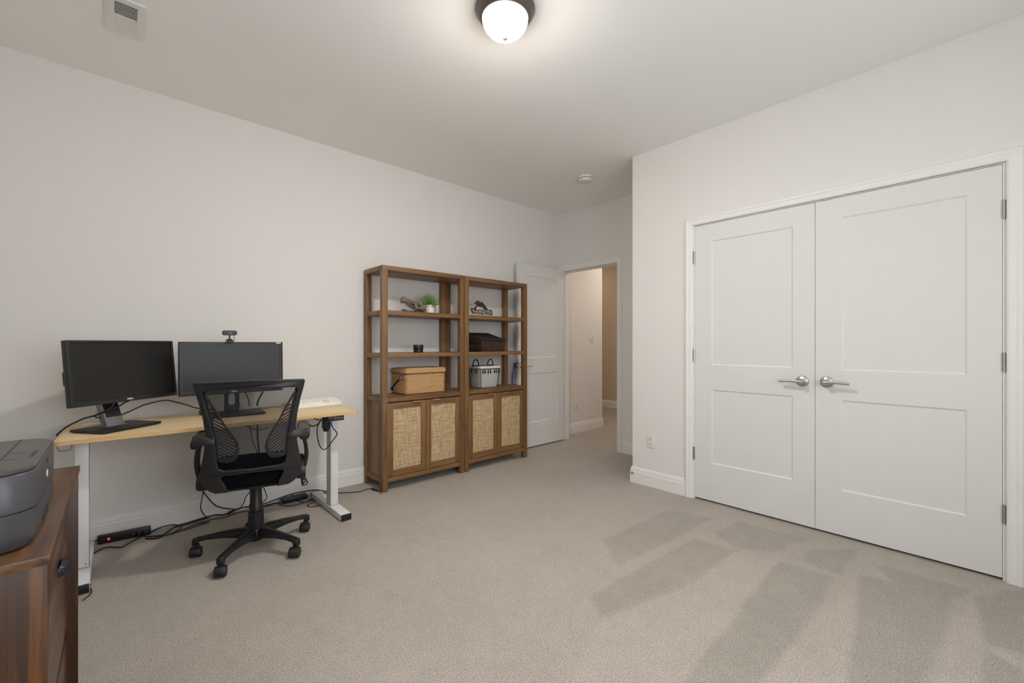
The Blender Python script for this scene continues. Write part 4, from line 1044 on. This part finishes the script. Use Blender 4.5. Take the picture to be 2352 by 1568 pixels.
# seagrass basket with lid: stacked coils
def coil_loops(m, x0, y0, x1, y1, z0, z1, n, r, flare=0.0, sag=0.0):
    for k in range(n):
        q = k / max(1, n - 1); z = z0 + (z1 - z0) * q; e = flare * q
        P = rrect(x0 - e, y0 - e, x1 + e, y1 + e, .022, 4); pts = []
        P2 = dens(P)
        for i, (x, y) in enumerate(P2):
            pts.append((x + .0007 * math.sin(i * 2.1 + k), y + .0007 * math.cos(i * 1.7 + k * 2), z))
        m.tube(pts, r, 8, closed=True)
bx0, by0, bx1, by1 = 1.752, 3.205, 2.138, 3.462
t = thing('lidded_basket', ((bx0 + bx1) / 2, (by0 + by1) / 2, Z3), 'large tan seagrass basket with a lid on the left bookcase', 'basket')
m = MB(); coil_loops(m, bx0 + .006, by0 + .006, bx1 - .006, by1 - .006, Z3 + .018, Z3 + .168, 14, .0066); tag(m.build('woven_body', SEAGR, t, smooth=True), kind='stuff')
MB().rings([[(x, y, z) for x, y in rrect(bx0 + .006, by0 + .006, bx1 - .006, by1 - .006, .022, 4)] for z in (Z3, Z3 + .172)]).build('inner_wall', TWINE, t)
MB().rings([[(x, y, z) for x, y in rrect(bx0 - .001, by0 - .001, bx1 + .001, by1 + .001, .024, 4)] for z in (Z3 + .0002, Z3 + .010)]).build('foot_band', TWINE, t)
MB().rings([[(x, y, z) for x, y in rrect(bx0 - .002, by0 - .002, bx1 + .002, by1 + .002, .024, 4)] for z in (Z3 + .1735, Z3 + .183)]).build('rim_band', TWINE, t)
m = MB(); coil_loops(m, bx0 - .002, by0 - .002, bx1 + .002, by1 + .002, Z3 + .190, Z3 + .214, 3, .0075)
q = .012
while q < .11:
    P = dens(rrect(bx0 + q, by0 + q, bx1 - q, by1 - q, .02, 4)); m.tube([(x, y, Z3 + .217 + .003 * math.sin(q * 90)) for x, y in P], .0062, 6, closed=True); q += .0118
tag(m.build('woven_lid', SEAGR, t, smooth=True), kind='stuff')
MB().rings([[(x, y, z) for x, y in rrect(bx0 + .004, by0 + .004, bx1 - .004, by1 - .004, .02, 4)] for z in (Z3 + .184, Z3 + .216)]).build('lid_core', TWINE, t)
fr = MB().box((bx0 - .004, by0 + .045, Z3 + .124), (bx0 + .002, by0 + .115, Z3 + .166)).build('label_holder', TWINE, t, bevel=.002)
MB().box((bx0 - .006, by0 + .053, Z3 + .132), (bx0 - .003, by0 + .098, Z3 + .158)).build('label_card', PLATEG, fr)
m = MB(); m.tube([(bx0 - .004, by0 + .125, Z3 + .125), (bx0 - .02, by0 + .15, Z3 + .095), (bx0 - .028, by0 + .175, Z3 + .07), (bx0 - .018, by0 + .20, Z3 + .06), (bx0 - .03, by0 + .21, Z3 + .045), (bx0 - .004, by0 + .225, Z3 + .035)], .006, 8, 4); m.build('side_handle', FABRIC, t, smooth=True)

# dark brown basket with sloping lid
dx0, dx1, dy0, dy1 = 2.520, 2.822, 3.175, 3.455
t = thing('dark_basket', ((dx0 + dx1) / 2, (dy0 + dy1) / 2, Z2), 'dark brown woven basket with a black sloping lid on the right bookcase', 'basket')
zf, zb = Z2 + .104, Z2 + .176
m = MB(); a = .008
m.add([(dx0 + a, dy0 + a, Z2), (dx1 - a, dy0 + a, Z2), (dx1 - a, dy1, Z2), (dx0 + a, dy1, Z2), (dx0, dy0, zf), (dx1, dy0, zf), (dx1, dy1, zb), (dx0, dy1, zb)],
      [(3, 2, 1, 0), (4, 5, 6, 7), (0, 1, 5, 4), (1, 2, 6, 5), (2, 3, 7, 6), (3, 0, 4, 7)]); bd = m.build('woven_body', DARKB, t, bevel=.004)
m = MB()
for k in range(19):
    q = k / 18; z = Z2 + .004 + q * .098; e = a * (1 - q) - .0005; m.tube([(dx0 + e, dy0 + e, z), (dx1 - e, dy0 + e, z)], .0027, 6)
    m.tube([(dx0 + e, dy0 + e, z), (dx0 + e, dy1, z)], .0027, 6)
tag(m.build('woven_strands', DARKB, bd, smooth=True), kind='stuff')
m = MB()
for k in range(7):
    z = Z2 + .104 + k * .011; yy = dy0 + (dy1 - dy0) * (z - zf) / (zb - zf); m.tube([(dx0 - .001, yy, z - .003), (dx0 - .001, dy1, z - .003)], .0042, 6)
tag(m.build('woven_strands', DARKB, bd, smooth=True), kind='stuff')
m = MB(); h_ = .010; f_z = .004
m.add([(dx0 - .008, dy0 - .008, zf + .001), (dx1 + .008, dy0 - .008, zf + .001), (dx1 + .008, dy1, zb + .001), (dx0 - .008, dy1, zb + .001),
       (dx0 - .008, dy0 - .008, zf + h_), (dx1 + .008, dy0 - .008, zf + h_), (dx1 + .008, dy1, zb + h_), (dx0 - .008, dy1, zb + h_)],
      [(3, 2, 1, 0), (4, 5, 6, 7), (0, 1, 5, 4), (1, 2, 6, 5), (2, 3, 7, 6), (3, 0, 4, 7)]); ld = m.build('lid', DARKL, t, bevel=.003)
m = MB()
for k in range(22):
    q = (k + .5) / 22; y = dy0 - .008 + (dy1 - dy0 + .008) * q; z = zf + h_ + (zb - zf) * q; m.tube([(dx0 - .006, y, z), (dx1 + .006, y, z)], .0035, 6)
tag(m.build('lid_strands', DARKL, ld, smooth=True), kind='stuff')

# white lined wire basket
wx0, wx1, wy0, wy1 = 2.560, 2.808, 3.235, 3.440
t = thing('wire_basket', ((wx0 + wx1) / 2, (wy0 + wy1) / 2, Z3), 'white cloth lined wire basket with black loop handles and tassels', 'basket')
def wr_(z, k=0.0):
    e = .017 * (1 - (z - Z3) / .19) - k
    return (wx0 + e, wy0 + e, wx1 - e, wy1 - e)
m = MB(); rg = []
for z in (Z3 + .003, Z3 + .19): b = wr_(z, -.004); rg.append([(x, y, z) for x, y in rrect(*b, .02, 4)])
m.rings(rg); m.build('cotton_liner', LINER, t, smooth=True, angle=40)
b = wr_(Z3 + .19, .006); m = MB(); m.rings([[(x, y, z) for x, y in rrect(*b, .022, 4)] for z in (Z3 + .190, Z3 + .214)]); m.build('folded_cuff', LINER, t, bevel=.003)
m = MB()
for z in (Z3 + .0028, Z3 + .187): b = wr_(z); m.tube([(x, y, z) for x, y in rrect(*b, .02, 4)], .0025, 6, closed=True)
b0, b1 = wr_(Z3 + .003), wr_(Z3 + .187)
for i, j in ((0, 1), (2, 1), (0, 3), (2, 3)):
    o_ = .004; sx_ = o_ if i == 0 else -o_; sy_ = o_ if j == 1 else -o_
    m.tube([(b0[i] + sx_, b0[j] + sy_, Z3 + .003), (b1[i] + sx_, b1[j] + sy_, Z3 + .187)], .0025, 6)
m.build('wire_frame', WIRE, t, smooth=True)
m = MB(); nD = 11
def face_pt(face, u, q):
    z = Z3 + .004 + .182 * q; b = wr_(z, .001)
    if face == 'f': return (b[0] + (b[2] - b[0]) * u, b[1], z)
    if face == 'l': return (b[0], b[1] + (b[3] - b[1]) * u, z)
    return (b[2], b[1] + (b[3] - b[1]) * u, z)
for face in 'flr':
    for s_ in (-1, 1):
        for k in range(-nD, 2 * nD):
            u0 = k / nD; pts = []
            for q in range(0, 21):
                u = u0 + s_ * (q / 20) * .75 + (0 if s_ > 0 else .0)
                if 0 <= u <= 1: pts.append(face_pt(face, u, q / 20))
            if len(pts) > 1: m.tube([pts[0], pts[-1]], .0007, 4)
tag(m.build('wire_mesh', WIRE, t), kind='stuff')
tt = MB(); rnd = random.Random(3)
for face, u in (('f', .10), ('f', .2), ('f', .36), ('f', .48), ('f', .68), ('f', .78), ('f', .90), ('l', .3), ('l', .7)):
    p = Vector(face_pt(face, u, .94)); o_ = Vector((0, -.005, 0)) if face == 'f' else Vector((-.005, 0, 0))
    q = MB(); q.lathe([(.0015, .012), (.003, .006), (.0045, .002), (.003, -.002), (.005, -.018), (.0065, -.030)], p + o_, 8)
    q.build('tassel', FABRIC, t, smooth=True)
for xh in (.0, .72):
    a = wr_(Z3 + .20); cx2 = a[0] + (a[2] - a[0]) * (.14 + xh)
    if xh: cx2 = 2.762
    else: cx2 = 2.575
    m = MB(); m.tube([(cx2 - .034, wy0 + .10, Z3 + .205), (cx2 - .034, wy0 + .10, Z3 + .24), (cx2 - .018, wy0 + .10, Z3 + .268), (cx2, wy0 + .10, Z3 + .275), (cx2 + .018, wy0 + .10, Z3 + .268), (cx2 + .034, wy0 + .10, Z3 + .24), (cx2 + .034, wy0 + .10, Z3 + .205)], .005, 8, 4)
    m.tube([(cx2 - .034, wy0 + .10, Z3 + .217), (cx2 + .034, wy0 + .10, Z3 + .217)], .004, 8)
    m.build('handle', FABRIC, t, smooth=True)

# cloth bag hanging behind the open door, from its inner lever
t = thing('hanging_bag', (3.20, 3.455, .9), 'pale blue cloth bag half hidden behind the bookcase and open door', 'bag')
rg = []
for z, a, b in ((.905, .010, .006), (.88, .028, .012), (.84, .040, .018), (.78, .044, .020), (.70, .046, .019), (.64, .040, .014), (.62, .02, .006)):
    rg.append([(3.235 + a * math.cos(2 * math.pi * k / 14) * (1 + .12 * math.sin(k * 3 + z * 40)), 3.464 + b * math.sin(2 * math.pi * k / 14), z) for k in range(14)])
MB().rings(rg).build('cloth_body', BLUEB, t, smooth=True, angle=70)
MB().tube([(3.225, 3.462, .905), (3.222, 3.462, .95), (3.27, 3.462, .955), (3.255, 3.462, .905)], .005, 6, 4).build('strap', FABRIC, t, smooth=True)

# ------------------------------------------------------------------ cables and power things on the floor
def cable(name, pts, r, label, cat='cable'):
    return tag(MB().tube(pts, r, 7, 6).build(name, CABLE, None, smooth=True, angle=60), label, cat)
cable('cable', [(-0.124, 3.478, 0.015), (-0.092, 3.478, 0.016)], 0.0045, 'thick black cord entering the left end of the power strip', 'cable')
cable('cable', [(-0.116, 3.274, 0.008), (-0.09, 3.33, 0.008), (-0.056, 3.35, 0.008), (-0.023, 3.323, 0.008), (0.006, 3.297, 0.008), (0.028, 3.319, 0.008), (0.058, 3.357, 0.008), (0.094, 3.393, 0.008), (0.147, 3.448, 0.008), (0.19, 3.478, 0.01), (0.241, 3.478, 0.011), (0.27, 3.455, 0.008), (0.283, 3.4, 0.008), (0.262, 3.352, 0.008), (0.218, 3.326, 0.008), (0.174, 3.335, 0.008), (0.121, 3.376, 0.008), (0.083, 3.427, 0.008)], 0.0035, 'black cable looping in front of the power strip towards the left desk leg', 'cable')
cable('cable', [(0.112, 3.346, 0.008), (0.149, 3.311, 0.008), (0.181, 3.313, 0.008), (0.218, 3.376, 0.008), (0.269, 3.439, 0.008), (0.349, 3.446, 0.008), (0.437, 3.468, 0.008), (0.296, 3.435, 0.008), (0.348, 3.463, 0.008), (0.419, 3.478, 0.01), (0.472, 3.478, 0.012), (0.524, 3.454, 0.008), (0.583, 3.478, 0.016), (0.66, 3.478, 0.018), (0.75, 3.452, 0.008), (0.834, 3.459, 0.008)], 0.0045, 'thick black cable running along the baseboard behind the chair', 'cable')
cable('cable', [(0.105, 3.39, 0.008), (0.159, 3.349, 0.008), (0.222, 3.323, 0.008), (0.282, 3.341, 0.008), (0.352, 3.389, 0.008), (0.426, 3.375, 0.008), (0.288, 3.338, 0.008), (0.354, 3.39, 0.008), (0.442, 3.412, 0.008), (0.515, 3.398, 0.008), (0.603, 3.428, 0.008), (0.662, 3.412, 0.008), (0.751, 3.431, 0.008), (0.815, 3.423, 0.008)], 0.003, 'thinner black cable on the carpet in front of the thick one', 'cable')
cable('cable', [(0.54, 3.439, 0.008), (0.612, 3.478, 0.019), (0.685, 3.478, 0.012), (0.756, 3.478, 0.013), (0.828, 3.478, 0.022), (0.948, 3.478, 0.04), (1.033, 3.478, 0.039), (1.115, 3.478, 0.031), (1.163, 3.478, 0.017), (1.21, 3.419, 0.008)], 0.004, 'black cable arching over the power brick to the right desk leg', 'cable')
cable('cable', [(0.75, 3.452, 0.008), (0.824, 3.458, 0.008), (0.85, 3.413, 0.008), (0.87, 3.347, 0.008), (0.931, 3.318, 0.008), (0.999, 3.329, 0.008), (1.085, 3.385, 0.008), (1.141, 3.448, 0.008)], 0.003, 'black cable curling round the front of the power brick', 'cable')
cable('cable', [(0.945, 3.478, 0.038), (0.976, 3.478, 0.01), (0.97, 3.4, 0.008), (0.995, 3.333, 0.008), (1.048, 3.34, 0.008), (1.09, 3.312, 0.008), (1.093, 3.201, 0.008), (1.094, 3.157, 0.008)], 0.003, 'thin black cable crossing over the power brick', 'cable')
cable('cable', [(1.148, 3.434, 0.008), (1.107, 3.364, 0.008), (1.057, 3.298, 0.008), (1.008, 3.267, 0.008), (0.99, 3.243, 0.008), (1.003, 3.199, 0.008), (1.045, 3.192, 0.008), (1.093, 3.194, 0.008)], 0.003, 'black cable looping on the carpet left of the right desk foot', 'cable')
cable('cable', [(1.082, 3.478, 0.009), (1.121, 3.478, 0.009), (1.149, 3.473, 0.007), (1.172, 3.433, 0.007), (1.236, 3.373, 0.007), (1.275, 3.345, 0.007), (1.377, 3.283, 0.007), (1.442, 3.296, 0.007), (1.486, 3.277, 0.007)], 0.003, 'black cable running past the right desk leg to the bookcase', 'cable')
cable('ferrite_block', [(1.482, 3.273, 0.01), (1.497, 3.198, 0.01)], 0.008, 'small black ferrite block on the cable beside the bookcase leg', 'cable block')
cable('cable', [(1.501, 3.206, 0.008), (1.501, 3.165, 0.008), (1.489, 3.12, 0.008)], 0.003, 'short black cable end with plug tip beside the bookcase leg', 'cable')
cable('cable_tie', [(1.128, 3.465, 0.014), (1.15, 3.421, 0.014)], 0.012, 'small black cable knot beside the power brick', 'cable knot')
cable('cable', [(-0.112, 2.88, 0.008), (-0.102, 2.832, 0.008), (-0.098, 2.789, 0.008), (-0.107, 2.76, 0.008), (-0.124, 2.73, 0.008)], 0.0025, 'thin black cable with a small plug by the left desk foot', 'cable')
cable('usb_plug', [(-0.116, 2.866, 0.009), (-0.107, 2.878, 0.009)], 0.006, 'small black plug on the carpet by the left desk foot', 'plug')
cable('cable', [(0.349, 3.2, 0.608), (0.354, 3.2, 0.555), (0.339, 3.2, 0.478), (0.336, 3.2, 0.431), (0.347, 3.2, 0.366), (0.367, 3.4, 0.32), (0.384, 3.4, 0.236), (0.418, 3.4, 0.17), (0.462, 3.4, 0.102), (0.506, 3.4, 0.073), (0.561, 3.4, 0.05), (0.598, 3.4, 0.038)], 0.0038, 'black cable hanging under the desk left of the chair', 'cable')
cable('cable', [(0.402, 3.4, 0.295), (0.403, 3.4, 0.232), (0.393, 3.4, 0.171), (0.385, 3.4, 0.106), (0.397, 3.4, 0.066), (0.418, 3.4, 0.032)], 0.003, 'thin black cable hanging under the desk behind the left armrest', 'cable')
cable('cable', [(0.67, 3.4, 0.238), (0.66, 3.4, 0.146), (0.636, 3.4, 0.113), (0.627, 3.4, 0.082), (0.608, 3.4, 0.053), (0.561, 3.4, 0.033), (0.533, 3.4, 0.024)], 0.003, 'thin black cable hanging left of the chair column', 'cable')
cable('cable', [(0.734, 3.4, 0.253), (0.736, 3.4, 0.196), (0.749, 3.4, 0.142), (0.766, 3.4, 0.087), (0.759, 3.4, 0.066), (0.739, 3.4, 0.053)], 0.003, 'thin black cable hanging right of the chair column', 'cable')
cable('cable', [(0.599, 3.22, 0.85), (0.612, 3.22, 0.821), (0.621, 3.22, 0.789), (0.624, 3.22, 0.756)], 0.003, 'thin black cable under the right monitor seen through the chair mesh', 'cable')
cable('cable', [(0.702, 3.22, 0.847), (0.688, 3.22, 0.82), (0.672, 3.22, 0.785), (0.668, 3.22, 0.754)], 0.0055, 'thicker black cable under the right monitor seen through the chair mesh', 'cable')
cable('cable', [(0.641, 3.3, 0.623), (0.642, 3.3, 0.602), (0.65, 3.3, 0.554), (0.659, 3.3, 0.501), (0.677, 3.3, 0.458), (0.698, 3.3, 0.363)], 0.0025, 'thin black cable below the desk seen through the chair mesh', 'cable')
cable('cable', [(0.687, 3.3, 0.618), (0.687, 3.3, 0.538), (0.694, 3.3, 0.456), (0.698, 3.3, 0.363)], 0.0055, 'thick black cable below the desk seen through the chair mesh', 'cable')
cable('cable', [(0.589, 3.12, 0.648), (0.614, 3.12, 0.63), (0.649, 3.12, 0.613), (0.684, 3.12, 0.615), (0.716, 3.12, 0.621)], 0.003, 'black cable sagging under the desk edge behind the chair mesh', 'cable')
cable('cable', [(1.045, 2.93, 0.639), (1.046, 2.93, 0.624), (1.055, 2.93, 0.6), (1.071, 2.93, 0.579), (1.082, 2.93, 0.561), (1.075, 2.93, 0.541), (1.046, 2.93, 0.507), (1.02, 2.93, 0.475), (0.993, 2.93, 0.465), (0.976, 2.93, 0.483), (0.965, 2.93, 0.506), (0.955, 2.93, 0.555), (0.953, 2.93, 0.599), (0.956, 2.93, 0.624), (0.967, 2.93, 0.641)], 0.0035, 'black handset cable hanging in a loop at the right desk leg', 'cable')
cable('cable', [(0.872, 2.99, 0.656), (0.916, 2.99, 0.636), (0.93, 2.99, 0.623), (0.948, 2.99, 0.617), (0.972, 2.99, 0.625), (0.99, 2.99, 0.641), (0.999, 2.99, 0.659)], 0.0042, 'black cable sagging between chair armrest and desk motor', 'cable')
cable('cable', [(0.951, 2.99, 0.667), (0.972, 2.99, 0.659), (0.992, 2.99, 0.65)], 0.003, 'short thin black cable under the desk edge near the motor', 'cable')
cable('cable', [(-0.233, 3.1, 0.706), (-0.226, 3.1, 0.718), (-0.209, 3.1, 0.736), (-0.186, 3.1, 0.755), (-0.162, 3.1, 0.769), (-0.138, 3.1, 0.781), (-0.114, 3.1, 0.788), (-0.092, 3.1, 0.793), (-0.072, 3.1, 0.801), (-0.052, 3.1, 0.811), (-0.028, 3.1, 0.82), (-0.004, 3.1, 0.832), (0.023, 3.1, 0.851), (0.037, 3.1, 0.856)], 0.0042, 'thick black cable crossing the silver stand of the left monitor', 'cable')
cable('cable', [(-0.024, 3.06, 0.856), (-0.027, 3.06, 0.843), (-0.038, 3.06, 0.829), (-0.055, 3.06, 0.818), (-0.075, 3.06, 0.808), (-0.089, 3.06, 0.801), (-0.096, 3.06, 0.797), (-0.093, 3.06, 0.79), (-0.083, 3.06, 0.785), (-0.07, 3.06, 0.784)], 0.0038, 'black cable looping from below the left monitor round its stand', 'cable')
cable('cable', [(0.005, 3.4, 0.746), (0.025, 3.4, 0.757), (0.046, 3.4, 0.766), (0.105, 3.4, 0.796), (0.166, 3.4, 0.811), (0.214, 3.4, 0.815), (0.26, 3.4, 0.8), (0.315, 3.4, 0.776), (0.355, 3.4, 0.755), (0.406, 3.4, 0.739)], 0.0036, 'black cable bowed between the two monitors', 'cable')

t = thing('power_strip', (.022, 3.455, 0), 'black power strip with a glowing red switch on the floor against the baseboard', 'power strip')
TPS = lambda p: Vector((.022 + p.x, 3.452 + p.y, p.z)) + Vector((0, -.10 * p.x, 0))
m = MB(TPS); m.box((-.118, -.022, .0), (.118, .012, .048)); b_ = m.build('body', BLACKP, t, bevel=.005)
MB(TPS).box((-.076, -.0235, .018), (-.066, -.0215, .030)).build('switch_light', REDL, b_, bevel=.002)
MB(TPS).box((-.104, -.0235, .012), (-.092, -.0218, .036)).build('rating_label', GREYP, b_)
for x in (.035, .062, .09): MB(TPS).box((x - .011, -.040, .010), (x + .011, -.0218, .038)).build('plug', BLACKP, b_, bevel=.004)
t = thing('power_adapter', (.955, 3.43, 0), 'black power brick on the carpet behind the right desk leg', 'power adapter')
TPA = lambda p: Vector((.955 + p.x, 3.428 + p.y - .02 * p.x, p.z))
MB(TPA).box((-.085, -.028, .004), (.085, .028, .038)).build('brick', BLACKP, t, bevel=.006)
MB(TPA).tube([(-.085, 0, .020), (-.115, -.004, .014)], lambda q: .010 - .006 * q, 8).build('strain_relief', BLACKP, t)
